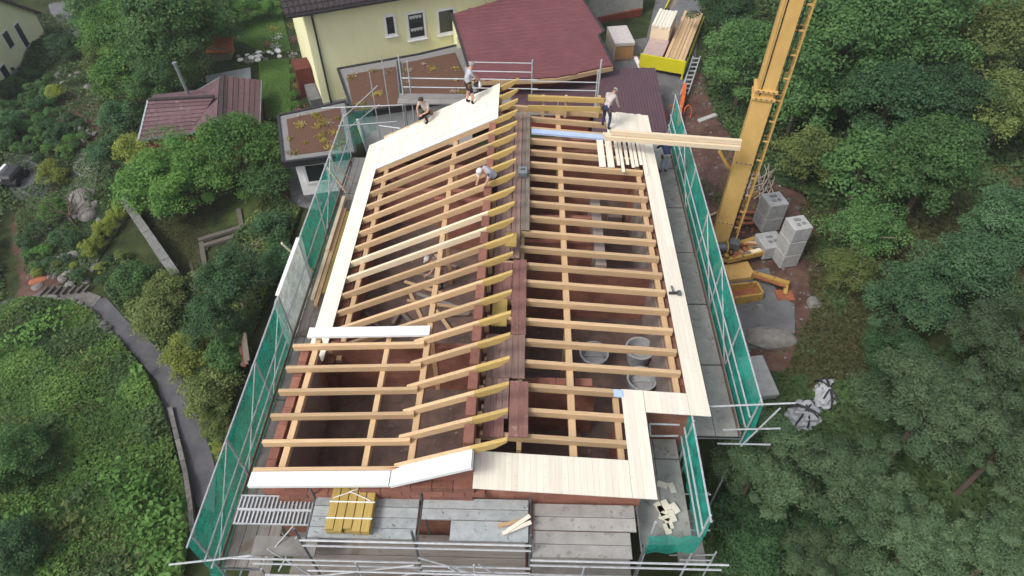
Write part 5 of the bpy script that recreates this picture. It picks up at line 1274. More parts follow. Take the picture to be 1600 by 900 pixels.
def person(label, loc, rot, pose, shirt, trousers, boots='cloth_black', shorts=False, cap=None, hair='hair', sleeves=False):
    J = dict(BASE); J.update({k: v for k, v in pose.items() if k != 'look'})
    names = list(J); vs = [Vector(J[k]) for k in names]; rad = [RAD[k] for k in names]
    ed = [(names.index(a), names.index(b)) for a, b in EDG]; reg = []
    # nose
    hd = Vector(J['head']); fwd = (hd - Vector(J['neck'])); upv = fwd.normalized(); f_ = Vector(pose.get('look', (0, 1, 0))).normalized()
    vs.append(hd + f_ * .115 - upv * .01); rad.append(.018); ed.append((names.index('head'), len(vs) - 1))
    # hands: palm and five fingers each
    for s in 'LR':
        wv, ev = Vector(J['w' + s]), Vector(J['e' + s]); d = (wv - ev).normalized(); side = d.orthogonal().normalized(); nrm_ = d.cross(side)
        palm = wv + d * .075; vs.append(palm); rad.append(.036); pi_ = len(vs) - 1; ed.append((names.index('w' + s), pi_))
        for j, (o_, ln) in enumerate(((-.03, .065), (-.011, .08), (.009, .075), (.028, .06))):
            a1 = palm + d * .04 + side * o_; a2 = a1 + d * ln * .5 + nrm_ * .012; a3 = a2 + d * ln * .4 + nrm_ * .03
            for q in (a1, a2, a3): vs.append(q); rad.append(.0095)
            b = len(vs) - 3; ed += [(pi_, b), (b, b + 1), (b + 1, b + 2)]
        a1 = palm - d * .02 - side * .04; a2 = a1 + d * .03 - side * .025 + nrm_ * .015
        vs.append(a1); rad.append(.012); vs.append(a2); rad.append(.01); b = len(vs) - 2; ed += [(pi_, b), (b, b + 1)]
    me = bpy.data.meshes.new('tmp'); me.from_pydata([tuple(v) for v in vs], ed, [])
    ob = bpy.data.objects.new('tmp', me); col.objects.link(ob)
    md = ob.modifiers.new('skin', 'SKIN'); md.use_smooth_shade = True; ob.modifiers.new('sub', 'SUBSURF').levels = 1
    for i, v in enumerate(me.skin_vertices[0].data): v.radius = (rad[i], rad[i]); v.use_root = (i == 0)
    dg = bpy.context.evaluated_depsgraph_get(); ev_ = ob.evaluated_get(dg)
    nm = bpy.data.meshes.new_from_object(ev_, depsgraph=dg); bpy.data.objects.remove(ob); bpy.data.meshes.remove(me)
    mats = ['skin', shirt, trousers, boots]
    nm.materials.clear()
    for k in mats: nm.materials.append(MATS[k])
    segs = [(J[a], J[b], a, b) for a, b in EDG]
    for p in nm.polygons:
        c = p.center; best = None
        for A_, B_, a, b in segs:
            A_, B_ = Vector(A_), Vector(B_); t = max(0, min(1, (c - A_).dot(B_ - A_) / max((B_ - A_).length_squared, 1e-6))); dd = (c - A_.lerp(B_, t)).length - .5 * (RAD[a] + (RAD[b] - RAD[a]) * t)
            if best is None or dd < best[0]: best = (dd, a, b, t)
        _, a, b, t = best
        if b in ('neck',): mi = 1 if t < .72 else 0
        elif b in ('head', 'top'): mi = 0
        elif b[0] in 'se' or a == 'spine' and b == 'chest' or b == 'spine': mi = 1 if (b[0] == 's' or b == 'chest' or (b[0] == 'e' and (sleeves or t < .6))) else 0
        elif b[0] == 'w': mi = 1 if sleeves else 0
        elif b[0] == 'h' or b[0] == 'k': mi = 2 if not (shorts and b[0] == 'k' and t > .9) else 0
        elif b[0] == 'a': mi = (0 if t < .7 else 3) if shorts else (2 if t < .85 else 3)
        else: mi = 3
        if b == 'spine' and t < .35: mi = 2
        p.material_index = mi; p.use_smooth = True
    nm.name = 'person'
    o = link_mesh('person', nm, None, loc, (0, 0, rot)); tag(o, label, 'person')
    # hair or cap as a shell over the skull
    bm = bmesh.new(); bmesh.ops.create_icosphere(bm, subdivisions=3, radius=1)
    topv = Vector(J['top']); ax = (topv - hd).normalized(); c = hd + ax * .035 - f_ * .012
    bmesh.ops.delete(bm, geom=[v for v in bm.verts if v.co.z < -.25 or (v.co.y > .55 and v.co.z < .35)], context='VERTS')
    yv = (f_ - ax * f_.dot(ax)).normalized(); xv = yv.cross(ax); Mx = Matrix((xv, yv, ax)).transposed()
    for v in bm.verts: v.co = c + Mx @ Vector((v.co.x * .112, v.co.y * .125, v.co.z * .118))
    hm = bpy.data.meshes.new('cap' if cap else 'hair'); bm.to_mesh(hm); bm.free(); hm.materials.append(MATS[cap or hair])
    for p in hm.polygons: p.use_smooth = True
    h = bpy.data.objects.new('cap' if cap else 'hair', hm); col.objects.link(h); h.parent = o
    for s_, hk_ in ((-1, 'hL'), (1, 'hR')):
        pv_ = Vector(J[hk_]) + Vector((s_ * .085, -.03, .0)); pm = MB().box(pv_.x - .035, pv_.x + .035, pv_.y - .07, pv_.y + .07, pv_.z - .12, pv_.z + .06).mesh('tool_pouch', 'leather', bevel=.015)
        q = bpy.data.objects.new('tool_pouch', pm); col.objects.link(q); q.parent = o
    if cap:
        pk = MB().slab([c + yv * .1 - xv * .07 + ax * .02, c + yv * .1 + xv * .07 + ax * .02, c + yv * .19 + xv * .055, c + yv * .19 - xv * .055], .012).mesh('cap_peak', cap)
        q = bpy.data.objects.new('cap_peak', pk); col.objects.link(q); q.parent = o
    return o
def onL(px, py):
    z = 7.5
    for _ in range(40): p = P(px, py, z); z = z * .5 + .5 * (zl(p[0]) + .035)
    return p
p = onL(733, 163)
person('person in pale grey shirt and dark shorts holding a saw at the rear roof edge', p, R(-60), dict(
    chest=(0, .06, 1.34), neck=(0, .13, 1.48), head=(0, .2, 1.58), top=(0, .22, 1.68), sL=(-.18, .06, 1.4), sR=(.18, .06, 1.4), eL=(-.22, .22, 1.16), wL=(-.12, .42, 1.02), eR=(.22, .22, 1.16), wR=(.14, .42, 1.0),
    kL=(-.13, .05, .5), aL=(-.16, -.03, .06), tL=(-.18, .14, .03), kR=(.13, .1, .5), aR=(.16, .06, .1), tR=(.17, .24, .07), look=(0, .8, -.6)), 'cloth_grey', 'cloth_black', shorts=True, hair='hair_grey')
sp_ = onL(741, 160) + np.array([.1, .1, .75])
cs = thing('circular_saw', 'small dark and white circular saw held by the standing person', 'saw', tuple(sp_))
MB().tube(sp_ + [-.05, -.12, 0], sp_ + [.1, .12, .02], .06, n=10).build('motor', 'frame_dark', cs); MB().tube(sp_ + [.12, -.01, -.05], sp_ + [.13, 0, -.05], .12, n=16).build('blade', 'steel', cs); MB().tube(sp_ + [.09, -.01, -.02], sp_ + [.15, 0, -.02], .13, n=16).build('guard', 'white_paint', cs); MB().bar(sp_ + [-.05, .1, .1], sp_ + [-.05, -.12, .12], .04, .05).build('handle', 'frame_dark', cs)
p = onL(668, 186)
person('person with dark hair and beige shirt kneeling at the roof edge', p + np.array([0, 0, .02]), R(150), dict(
    pelvis=(0, -.05, .34), spine=(0, .02, .5), chest=(0, .12, .74), neck=(0, .2, .86), head=(0, .28, .95), top=(0, .32, 1.03), sL=(-.19, .12, .78), sR=(.19, .12, .78), eL=(-.27, .26, .54), wL=(-.12, .44, .46), eR=(.27, .24, .54), wR=(.1, .44, .5),
    hL=(-.1, -.03, .32), kL=(-.17, .36, .4), aL=(-.16, .2, .04), tL=(-.17, .38, .03), hR=(.1, -.03, .32), kR=(.15, .36, .1), aR=(.14, -.04, .07), tR=(.14, -.2, .04), look=(0, .7, -.7)), 'cloth_beige', 'cloth_black')
p = P(775, 268, 8.55)
person('person in pale cap and grey shirt bending among the yellow rafter tails', (p[0] - .05, p[1] + .1, 7.43), R(120), dict(
    pelvis=(0, 0, .86), spine=(0, .08, 1.0), chest=(0, .28, 1.15), neck=(0, .4, 1.2), head=(0, .52, 1.22), top=(0, .6, 1.26), sL=(-.19, .28, 1.2), sR=(.19, .28, 1.2), eL=(-.25, .4, .95), wL=(-.2, .52, .75), eR=(.25, .4, .95), wR=(.2, .52, .75),
    hL=(-.1, -.02, .82), hR=(.1, -.02, .82), look=(0, .5, -.86)), 'cloth_grey', 'cloth_black', cap='cap_pale')
q = P(942, 198, zr(3.4) + .07)
person('person in beige hooded top and navy trousers bending on the right roof boards', (q[0] + .1, q[1], zr(3.4) + .065), R(-35), dict(
    pelvis=(0, -.08, .92), spine=(0, .02, 1.06), chest=(0, .2, 1.22), neck=(0, .3, 1.3), head=(0, .42, 1.33), top=(0, .5, 1.36), sL=(-.19, .2, 1.28), sR=(.19, .2, 1.28), eL=(-.26, .3, 1.0), wL=(-.22, .44, .8), eR=(.27, .26, 1.0), wR=(.25, .4, .82),
    hL=(-.1, -.08, .87), kL=(-.12, .05, .48), aL=(-.12, -.06, .08), tL=(-.13, .11, .04), hR=(.1, -.08, .87), kR=(.16, .02, .48), aR=(.2, -.16, .08), tR=(.22, .0, .04), look=(0, .5, -.86)), 'cloth_beige', 'cloth_blue', cap='cloth_beige', sleeves=True)
q = P(1036, 270, 4.8)
person('person in dark jacket and grey jeans on the right scaffold under the beams', (q[0], q[1], 4.79), R(10), dict(
    pelvis=(0, -.05, .9), spine=(0, .05, 1.03), chest=(0, .25, 1.18), neck=(0, .36, 1.26), head=(0, .48, 1.28), top=(0, .56, 1.3), sL=(-.19, .25, 1.24), sR=(.19, .25, 1.24), eL=(-.26, .42, 1.0), wL=(-.2, .6, .9), eR=(.26, .42, 1.0), wR=(.2, .6, .9), look=(0, .6, -.8)), 'cloth_blue', 'cloth_grey', sleeves=True)
q = P(686, 400, 5.75)
person('person in pale cap working on the dark floor inside the shell', (q[0], q[1], 4.2), R(100), dict(
    pelvis=(0, -.05, .9), spine=(0, .05, 1.05), chest=(0, .2, 1.25), neck=(0, .3, 1.36), head=(0, .4, 1.44), top=(0, .46, 1.5), sL=(-.19, .2, 1.3), sR=(.19, .2, 1.3), eL=(-.26, .32, 1.05), wL=(-.2, .46, .9), eR=(.26, .32, 1.05), wR=(.2, .46, .9), look=(0, .6, -.8)), 'cloth_beige', 'cloth_black', cap='cap_pale')
# clutter inside the shell
for i in range(14):
    x, y = rnd.uniform(-5, -1.8), rnd.uniform(14.4, 17.8); a = rnd.uniform(0, 3); L = rnd.uniform(.4, 1.3)
    o = MB().bar((x - L * math.cos(a), y - L * .5 * math.sin(a), 4.24 + .04 * (i % 4)), (x + L * math.cos(a), y + L * .5 * math.sin(a), 4.26 + .04 * (i % 4)), .12, .05).build('floor_board', rnd.choice(['oldwood_x', 'oldwood_x', 'deck_grey', 'timber_x'])); tag(o, 'loose board lying on the dark floor inside the left half of the shell', 'board', 'loose boards inside the shell')
for i in range(8):
    x, y = rnd.uniform(.3, 3.8), rnd.uniform(20.0, 21.6); s = rnd.uniform(.15, .3)
    o = MB().box(x - s, x + s, y - s * .7, y + s * .7, 4.2, 4.2 + s * 1.2).build('box', rnd.choice(['steel_dark', 'plaster_dark', 'zinc']), bevel=.02); tag(o, 'grey box stored on the dark floor at the far right of shell', 'box', 'boxes stored inside the shell')
# ================================================================== trees, shrubs and ground cover
CR = {}
def crowns(key, n, *a, **k): CR[key] = [crown('crown_' + key, *a, **k) for _ in range(n)]
crowns('big', 3, 62, 430, .029, 'leaf_mid', rc=(.17, .34))
crowns('loose', 2, 54, 250, .03, 'leaf_mid', rc=(.14, .34), inner=.3)
crowns('mid', 3, 32, 230, .05, 'leaf_mid', rc=(.26, .42))
crowns('ball', 2, 26, 110, .06, 'leaf_mid', rc=(.25, .33), inner=.62)
crowns('pine', 4, 84, 560, .030, 'needle', rc=(.11, .22), aspect=.3, upbias=.45, inner=.35)
ALT = {}
def with_mat(me, mat):
    k = (me.name, mat)
    if k not in ALT: m = me.copy(); m.materials.clear(); m.materials.append(MATS[mat]); ALT[k] = m
    return ALT[k]
def place(px, py, r, hc):
    z = 0
    for _ in range(25):
        p = P(px, py, z); z = z * .4 + .6 * (float(gz(p[0], p[1])) + hc)
    return np.array([p[0], p[1], float(gzt(p[0], p[1]))]), np.array([p[0], p[1], z])
def tree(name, label, cat, px, py, rpx, key, mat, hk=1.15, zk=.85, group=None, bark='bark', limbs=6, cat2=None, trunk=True):
    r = rpx / F * 26
    for _ in range(4):
        b, c = place(px, py, r, r * hk); r = rpx * depth(c) / F
    t = thing(name, label, cat, tuple(b), group)
    me, cc = rnd.choice(CR[key])
    a = rnd.uniform(0, 6.28)
    o = link_mesh('crown', with_mat(me, mat), t, tuple(c), (0, 0, a)); o.scale = (r * 1.02, r * 1.02, r * zk)
    mb = MB(); tr = max(.03, r * .05); c = Vector(c); b = Vector(b); b.z -= .15
    fork = b.lerp(c, .75 if hk > .8 else .5)
    mb.tube(b, fork, tr * 1.3, tr * .8, 8)
    for k in range(limbs):
        q = cc[(k * 7) % len(cc)]; q = Vector((q[0] * math.cos(a) - q[1] * math.sin(a), q[0] * math.sin(a) + q[1] * math.cos(a), q[2] * zk)) * r * .95 + c
        m_ = fork.lerp(q, .5) + Vector((0, 0, .06 * r)); mb.tube(fork, m_, tr * .6, tr * .35, 5); mb.tube(m_, q, tr * .35, tr * .12, 5)
    mb.build('trunk' if trunk else 'stems', bark, t)
    return t
TG = 'trees of the forest edge right of the site'
def T(*a, **k): return tree('tree', *a, group=TG, **k)
for lab, px, py, r, key, mat, kw in [
 ('broad leafy tree at the forest edge nearest the trailer', 1168, 95, 70, 'big', 'leaf_mid', {}),
 ('dark leafy tree at the top edge right of the trailer', 1130, 18, 50, 'big', 'leaf_dark', {}),
 ('wide dense tree right of the upper crane mast', 1320, 70, 105, 'big', 'leaf_mid', {}),
 ('mid green tree at the top edge just right of the mast top', 1280, 5, 55, 'mid', 'leaf_mid', {}),
 ('wide tree behind the yellowish tree at the top right', 1440, 40, 95, 'big', 'leaf_mid', {}),
 ('yellow green tree in the top right corner', 1565, 65, 85, 'loose', 'leaf_olive', {}),
 ('thin yellowish tree at the right edge above the clearing', 1575, 175, 70, 'loose', 'leaf_olive', {}),
 ('small fresh green tree beside the middle of the mast ladder', 1250, 155, 60, 'mid', 'leaf_mid', {}),
 ('dull green tree in the middle of upper forest', 1385, 165, 80, 'big', 'leaf_dark', {}),
 ('dull green tree left of the yellowish edge tree', 1480, 165, 70, 'big', 'leaf_dark', {}),
 ('bright leafy tree in front of the hillside clearing', 1455, 262, 88, 'big', 'leaf_mid', {}),
 ('small bushy tree right of the brush heap', 1270, 245, 48, 'mid', 'leaf_olive', {}),
 ('mid green tree left of the bright clearing tree', 1350, 262, 62, 'mid', 'leaf_mid', {}),
 ('sparse tree with bare grey twigs above the block stacks', 1345, 360, 62, 'loose', 'leaf_mid', {'bark': 'bark_pale', 'limbs': 14}),
 ('sparse low tree beside the brown soil track', 1325, 420, 45, 'loose', 'leaf_olive', {'bark': 'bark_pale', 'limbs': 10}),
 ('bluish leafy tree at the right edge below the clearing', 1575, 355, 70, 'big', 'leaf_blue', {}),
 ('blue green tree standing left of the large pines', 1425, 475, 68, 'big', 'leaf_blue', {}),
 ('blue green tree behind the large pines at right', 1510, 430, 75, 'big', 'leaf_blue', {}),
 ('dark tree between the blue green tree and the pine', 1400, 560, 50, 'big', 'leaf_dark', {}),
 ('dark bushy tree deep in the gap below the corner scaffold', 1165, 835, 70, 'big', 'leaf_dark', {'hk': .7}),
 ('dark tree filling the gap at the bottom edge under pine', 1290, 860, 60, 'big', 'leaf_dark', {'hk': .8}),
 ]: T(lab, 'tree', px, py, r, key, mat, **kw)
for lab, px, py, r, hk in [
 ('pine reaching over the front right corner of the scaffold', 1185, 728, 84, 2.3),
 ('pine with pale crooked limb beside the grey tarp bags', 1330, 760, 95, 2.1),
 ('tall pine at the centre of the right hand pine group', 1450, 640, 108, 2.3),
 ('grey green pine at the right edge, highest of the pines', 1560, 540, 88, 1.9),
 ('large pine at the right edge below the grey green one', 1575, 695, 92, 2.0),
 ('pine crown at the bottom edge right of the dark gap', 1430, 850, 92, 1.6),
 ('pine crown in the bottom right corner', 1570, 860, 85, 1.8),
 ('low pine crown cut by the bottom edge beside the dark gap', 1275, 890, 66, 1.4)]:
    tree('pine_tree', lab, 'pine', px, py, r, 'pine', 'needle', hk=hk, zk=.9, group='pines in the lower right', limbs=16, bark='bark')
LG = 'trees and bushes left of the site'
for lab, px, py, r, key, mat, kw in [
 ('large bright green tree in front of the tiled garden house', 375, 245, 75, 'big', 'leaf_bright', {'hk': .9}),
 ('bright green tree left half of the mass below garden house', 285, 275, 68, 'big', 'leaf_bright', {'hk': .9}),
 ('lower bright green bush overhanging the dry lawn', 245, 290, 55, 'mid', 'leaf_bright', {'hk': .8}),
 ('bright leafy tree between garden house and the white annex wall', 415, 285, 38, 'mid', 'leaf_mid', {}),
 ('yellow green bush at the foot of the garden house wall', 212, 238, 32, 'mid', 'leaf_yellow', {'hk': .7}),
 ('large tree at the top edge behind the garden house', 265, 45, 85, 'big', 'leaf_mid', {}),
 ('tall green tree beside the rocky terrace', 190, 60, 62, 'big', 'leaf_bright', {}),
 ('leafy tree in the dense group at the top left edge', 155, 18, 42, 'mid', 'leaf_mid', {}),
 ('tree at the top edge above the rocky terrace', 215, -5, 55, 'big', 'leaf_mid', {}),
 ('tree at the top edge left of the upper garden', 310, 5, 45, 'mid', 'leaf_mid', {}),
 ('pale green bush right of the rocky terrace', 158, 100, 30, 'mid', 'leaf_olive', {'hk': .7}),
 ('dark tree behind the metal flue of the garden house', 255, 125, 52, 'big', 'leaf_mid', {}),
 ('mid green tree left of the flue', 195, 120, 45, 'mid', 'leaf_bright', {}),
 ('grey green bush left of the garden house', 190, 185, 32, 'mid', 'leaf_dark', {'hk': .8}),
 ('grey green bush below the garden house corner', 168, 240, 34, 'mid', 'leaf_dark', {'hk': .8}),
 ('dark tree at the top edge beside the upper garden', 325, 50, 40, 'mid', 'leaf_dark', {}),
 ('round bright shrub at the top of the upper garden', 380, 16, 26, 'mid', 'leaf_bright', {'hk': .7}),
 ('narrow bright shrub by the dark roof corner', 418, 14, 18, 'mid', 'leaf_bright', {'hk': .9}),
 ('half bare tree with pale crooked branches by left netting', 365, 440, 62, 'loose', 'leaf_dark', {'bark': 'bark_pale', 'limbs': 16}),
 ('bushy dark tree between retaining wall and left netting', 330, 500, 52, 'loose', 'leaf_dark', {'bark': 'bark_pale', 'limbs': 9}),
 ('broad leafy plant mass beside the concrete terrace', 425, 355, 34, 'mid', 'leaf_dark', {'hk': .5}),
 ('bush hugging the left netting below plant mass', 440, 410, 30, 'mid', 'leaf_dark', {'hk': .6}),
 ('yellow green bush beside the path bend', 245, 500, 42, 'mid', 'leaf_olive', {'hk': .6}),
 ('bright yellow bush along the inner curve of path', 300, 555, 38, 'mid', 'leaf_yellow', {'hk': .6}),
 ('olive bush on the bank below the retaining wall', 265, 455, 34, 'mid', 'leaf_olive', {'hk': .6}),
 ('dark bush near the end of the retaining wall', 210, 440, 32, 'mid', 'leaf_mid', {'hk': .6}),
 ('olive bush between path and left netting', 330, 615, 40, 'mid', 'leaf_olive', {'hk': .6}),
 ('dark bush at the foot of the left netting', 355, 560, 32, 'mid', 'leaf_mid', {'hk': .6}),
 ('lowest olive bush squeezed between path and left netting', 335, 665, 24, 'mid', 'leaf_olive', {'hk': .6}),
 ('small yellow bush at the narrow end by left netting', 345, 700, 14, 'mid', 'leaf_yellow', {'hk': .6}),
 ('tall dark bush at the left edge in the ivy slope', 25, 720, 62, 'big', 'leaf_mid', {'hk': .6}),
 ('dark bush at the bottom left corner of the ivy slope', 20, 860, 50, 'big', 'leaf_dark', {'hk': .5}),
 ('bright round tree in the lower rock garden', 85, 330, 22, 'mid', 'leaf_bright', {'hk': .9}),
 ('yellow green bush at the top of the paved yard', 85, 275, 22, 'mid', 'leaf_yellow', {'hk': .7}),
 ('dark shrub mass at the left edge of rock garden', 10, 200, 28, 'mid', 'leaf_dark', {'hk': .6}),
 ('tall dark bush right of the pale house', 100, 75, 25, 'mid', 'leaf_dark', {'hk': .8}),
 ('narrow yellow tree in the middle of the rock garden', 86, 145, 14, 'mid', 'leaf_yellow', {'hk': 1.2}),
 ]: tree('bush' if kw.get('hk', 1.15) < .75 else 'tree', lab, 'bush' if kw.get('hk', 1.15) < .75 else 'tree', px, py, r, key, mat, group=LG, **kw)
# hedge along the garden path
hd_ = [(190, 322), (183, 336), (172, 350), (162, 364), (152, 378), (144, 390)]
for i, (px, py) in enumerate(hd_):
    tree('hedge_bush', '%s yellow green hedge bush in the path row, counted from the retaining wall' % ['first', 'second', 'third', 'fourth', 'fifth', 'sixth'][i], 'hedge', px, py, 15, 'mid', 'leaf_yellow', .7, .9, 'hedge row by the path', trunk=False, limbs=3)
# clipped shrubs of the rock garden
spots = []
lim = [(8, 105), (75, 120), (120, 205), (110, 250), (60, 235), (0, 235), (0, 150)]
k = 0
while len(spots) < 44 and k < 4000:
    k += 1; x, y = rnd.uniform(0, 130), rnd.uniform(95, 240)
    if not inpoly(np.array([x]), np.array([y]), lim)[0] or any((x - a) ** 2 + (y - b) ** 2 < 190 for a, b, _ in spots): continue
    spots.append((x, y, rnd.uniform(8, 14)))
kinds = [('leaf_dark', 'dark green'), ('leaf_mid', 'mid green'), ('leaf_bright', 'light green'), ('leaf_mid', 'mid green')]
for x, y, r in spots:
    m_, nm = rnd.choice(kinds)
    tree('clipped_shrub', 'round clipped %s shrub in the terraced rock garden by the pale house' % nm, 'shrub', x, y, r, 'ball', m_, .8, .95, nm + ' shrubs in the rock garden', trunk=False, limbs=3)
spots2 = [(40, 378, 15, 'leaf_dark'), (62, 395, 12, 'leaf_bright'), (75, 392, 12, 'leaf_bright'), (95, 375, 18, 'leaf_blue'), (60, 358, 14, 'leaf_blue'), (115, 378, 14, 'leaf_dark'), (58, 418, 12, 'leaf_mid'), (78, 412, 12, 'leaf_blue'), (60, 428, 10, 'leaf_yellow'), (90, 415, 9, 'leaf_olive'), (116, 416, 7, 'leaf_yellow'), (105, 405, 9, 'leaf_blue'), (125, 432, 13, 'leaf_dark'), (45, 400, 12, 'leaf_mid'), (158, 420, 11, 'leaf_yellow'), (172, 405, 10, 'leaf_dark'), (158, 440, 10, 'leaf_dark'), (176, 442, 11, 'leaf_dark'), (190, 400, 12, 'leaf_olive'), (195, 425, 14, 'leaf_dark'), (105, 205, 9, 'leaf_dark'), (125, 195, 10, 'leaf_dark'), (130, 215, 10, 'leaf_mid'), (95, 235, 10, 'leaf_olive'), (118, 230, 10, 'leaf_mid'), (80, 225, 10, 'leaf_dark'), (60, 250, 9, 'leaf_dark')]
for i, (x, y, r, m_) in enumerate(spots2):
    tree('garden_shrub', 'small rounded %s shrub planted among the rocks above the stone steps' % {'leaf_dark': 'dark', 'leaf_bright': 'bright green', 'leaf_blue': 'blue green', 'leaf_mid': 'mid green', 'leaf_yellow': 'yellow', 'leaf_olive': 'olive'}[m_], 'shrub', x, y, r, 'ball', m_, .75, .9, {'leaf_dark': 'dark', 'leaf_bright': 'bright', 'leaf_blue': 'blue green', 'leaf_mid': 'mid', 'leaf_yellow': 'yellow', 'leaf_olive': 'olive'}[m_] + ' shrubs above the steps', trunk=False, limbs=3)
spots3 = [(459, 122, 8), (459, 150, 9), (463, 165, 8), (458, 105, 6)]
for i, (x, y, r) in enumerate(spots3):
    tree('round_shrub', 'small round shrub in the border strip beside the yellow house corner', 'shrub', x, y, r, 'ball', 'leaf_bright', .7, .9, 'shrubs beside the yellow house', trunk=False, limbs=3)
# rocks of the rock garden
for i in range(46):
    x, y, r = rnd.choice([(rnd.uniform(95, 165), rnd.uniform(115, 165), .3), (rnd.uniform(85, 150), rnd.uniform(165, 235), .22), (rnd.uniform(50, 150), rnd.uniform(400, 452), .24), (rnd.uniform(110, 155), rnd.uniform(300, 345), .3)])
    rock('garden_rock', x, y, r * rnd.uniform(.6, 1.4), 'grey stone set among the shrubs of the rock garden', rnd.choice(['stone', 'stone_pale']), 'stones in the rock garden', (1, rnd.uniform(.6, 1), rnd.uniform(.4, .8)), rnd.uniform(0, 6), 2, cat='stone')
rock('garden_rock', 128, 318, .85, 'largest pale rock in the lower rock garden beside bare shrub', 'stone_pale', None, (.8, 1.1, .4), .4, 3, cat='stone')
rock('garden_rock', 138, 338, .6, 'second pale rock just below the largest rock', 'stone_pale', None, (.8, 1, .6), 1.4, 3, cat='stone')
rock('garden_rock', 62, 440, .4, 'reddish flat stone at the edge of the steps', 'rust', None, (1.3, .6, .4), .2, 2, cat='stone')
# timber edged steps
for i in range(7):
    a = G(64 + i * 11.5, 466 - i * 1.2); b = G(78 + i * 11, 452 - i * .3)
    o = MB().bar(a + np.array([0, 0, .14]), b + np.array([0, 0, .2]), .09, .14).build('step', 'sleeper'); tag(o, 'weathered timber edging of the garden steps above the ivy slope', 'step', 'timber edged garden steps')
for i in range(26):
    u = i / 25; pts_ = [(-10, 480), (40, 470), (80, 466), (118, 474), (150, 498), (178, 528)]
    k_ = min(int(u * 5), 4); v_ = u * 5 - k_; x = pts_[k_][0] * (1 - v_) + pts_[k_ + 1][0] * v_; y = pts_[k_][1] * (1 - v_) + pts_[k_ + 1][1] * v_
    rock('edge_stone', x, y, rnd.uniform(.16, .26), 'grey edging stone in the curved row along the ivy at path bend', rnd.choice(['stone', 'stone_pale']), 'edging stones at the path bend', (1, .8, .7), rnd.uniform(0, 6), 2, cat='stone')
for i, (x, y) in enumerate([(457, 22), (461, 45), (463, 66), (459, 90), (466, 140), (470, 178), (436, 62), (428, 50), (418, 74), (432, 78)]):
    q = G(x, y); m_ = 90; p_ = nrs.normal(size=(m_, 3)) * np.array([.22, .22, .12]) + [0, 0, .2]
    me = leaf_mesh('flower_clump', p_, nrs.normal(size=(m_, 3)) + [0, 0, 1], np.full(m_, .06), nrs.rand(m_), ['petal', 'tuft_y', 'petal_pink'][i % 3] if i % 3 != 2 or 'petal_pink' in MATS else (leafmat('petal_pink', (.5, .16, .2), (.3, .12, .12)), 'petal_pink')[1])
    o = link_mesh('flower_tuft', me, None, q); tag(o, '%s flower clump in the borders between garden lawn and yellow house' % ['white', 'yellow', 'pink'][i % 3], 'flowers', ['white', 'yellow', 'pink'][i % 3] + ' flowers in the garden borders')  # a flower clump
# retaining wall with cap
rw0, rw1 = G(197, 320), G(283, 445)
rw = thing('retaining_wall', 'long grey concrete retaining wall between dry lawn and garden path', 'wall', tuple((rw0 + rw1) / 2))
MB().bar(rw0 + np.array([0, 0, -.1]), rw1 + np.array([0, 0, -.1]), .3, 1.5).build('wall_body', 'concrete_dark', rw)
n_ = 6
for k in range(n_):
    a, b = rw0 + (rw1 - rw0) * (k + .01) / n_, rw0 + (rw1 - rw0) * (k + .99) / n_
    MB().bar(a + np.array([0, 0, .7]), b + np.array([0, 0, .7]), .42, .1).build('cap_stone', 'concrete_dark', rw)
# path edge wall
pe = [(268, 640), (280, 690), (292, 740), (299, 785), (305, 840)]
pw = thing('kerb_wall', 'low stone kerb wall along the ivy side of path', 'wall', tuple(G(285, 710)))
for a, b in zip(pe[:-1], pe[1:]):
    A_, B_ = G(*a), G(*b)
    for k in range(3): MB().bar(A_ + (B_ - A_) * (k + .02) / 3 + np.array([0, 0, .12]), A_ + (B_ - A_) * (k + .98) / 3 + np.array([0, 0, .12]), .18, .24).build('kerb_stone', 'stone', pw)
# raised beds with old timbers
for i, (a, b) in enumerate((((312, 378), (378, 358)), ((316, 388), (382, 368)), ((350, 412), (388, 398)), ((316, 382), (322, 420)), ((374, 330), (388, 400)))):
    plank(a, b, .24, .16, 'sleeper', ['upper weathered sleeper of the raised garden bed', 'second weathered sleeper of the raised garden bed', 'short weathered sleeper by the bare branches', 'sleeper along the left end of garden bed', 'long dark sleeper along the right side of garden bed'][i], 'sleeper', 'garden bed sleepers', .12, 'sleeper')
# upper garden clutter: pond stones, small hut, pots
hut = thing('garden_hut', 'tiny red-brown roofed hut on the upper garden rockery', 'hut', tuple(G(350, 88)))
hq_ = G(350, 92); MB().slab([hq_ + [-.9, -.6, .7], hq_ + [.9, -.4, .7], hq_ + [.7, 1.1, 1.6], hq_ + [-.5, 1.0, 1.6]], .1).build('roof', 'rust', hut); MB().box(hq_[0] - .6, hq_[0] + .6, hq_[1] - .3, hq_[1] + .8, hq_[2] - .2, hq_[2] + .9).build('wall', 'oldwood_z', hut)
for i in range(26):
    x = rnd.uniform(370, 440); y = 84 + (440 - x) * .16 + rnd.uniform(-8, 6)
    rock('pond_stone', x, y, rnd.uniform(.1, .24), 'pale stone in the border between the two garden lawns', rnd.choice(['stone_pale', 'stone', 'white_paint']), 'pale stones between the lawns', (1, .8, .6), rnd.uniform(0, 6), 2, cat='stone')
for i in range(14):
    x = rnd.uniform(340, 372); y = rnd.uniform(28, 75)
    rock('pond_stone', x, y, rnd.uniform(.12, .26), 'pale stone on the rockery left of the upper lawn', rnd.choice(['stone_pale', 'stone']), 'pale stones on the upper rockery', (1, .8, .6), rnd.uniform(0, 6), 2, cat='stone')
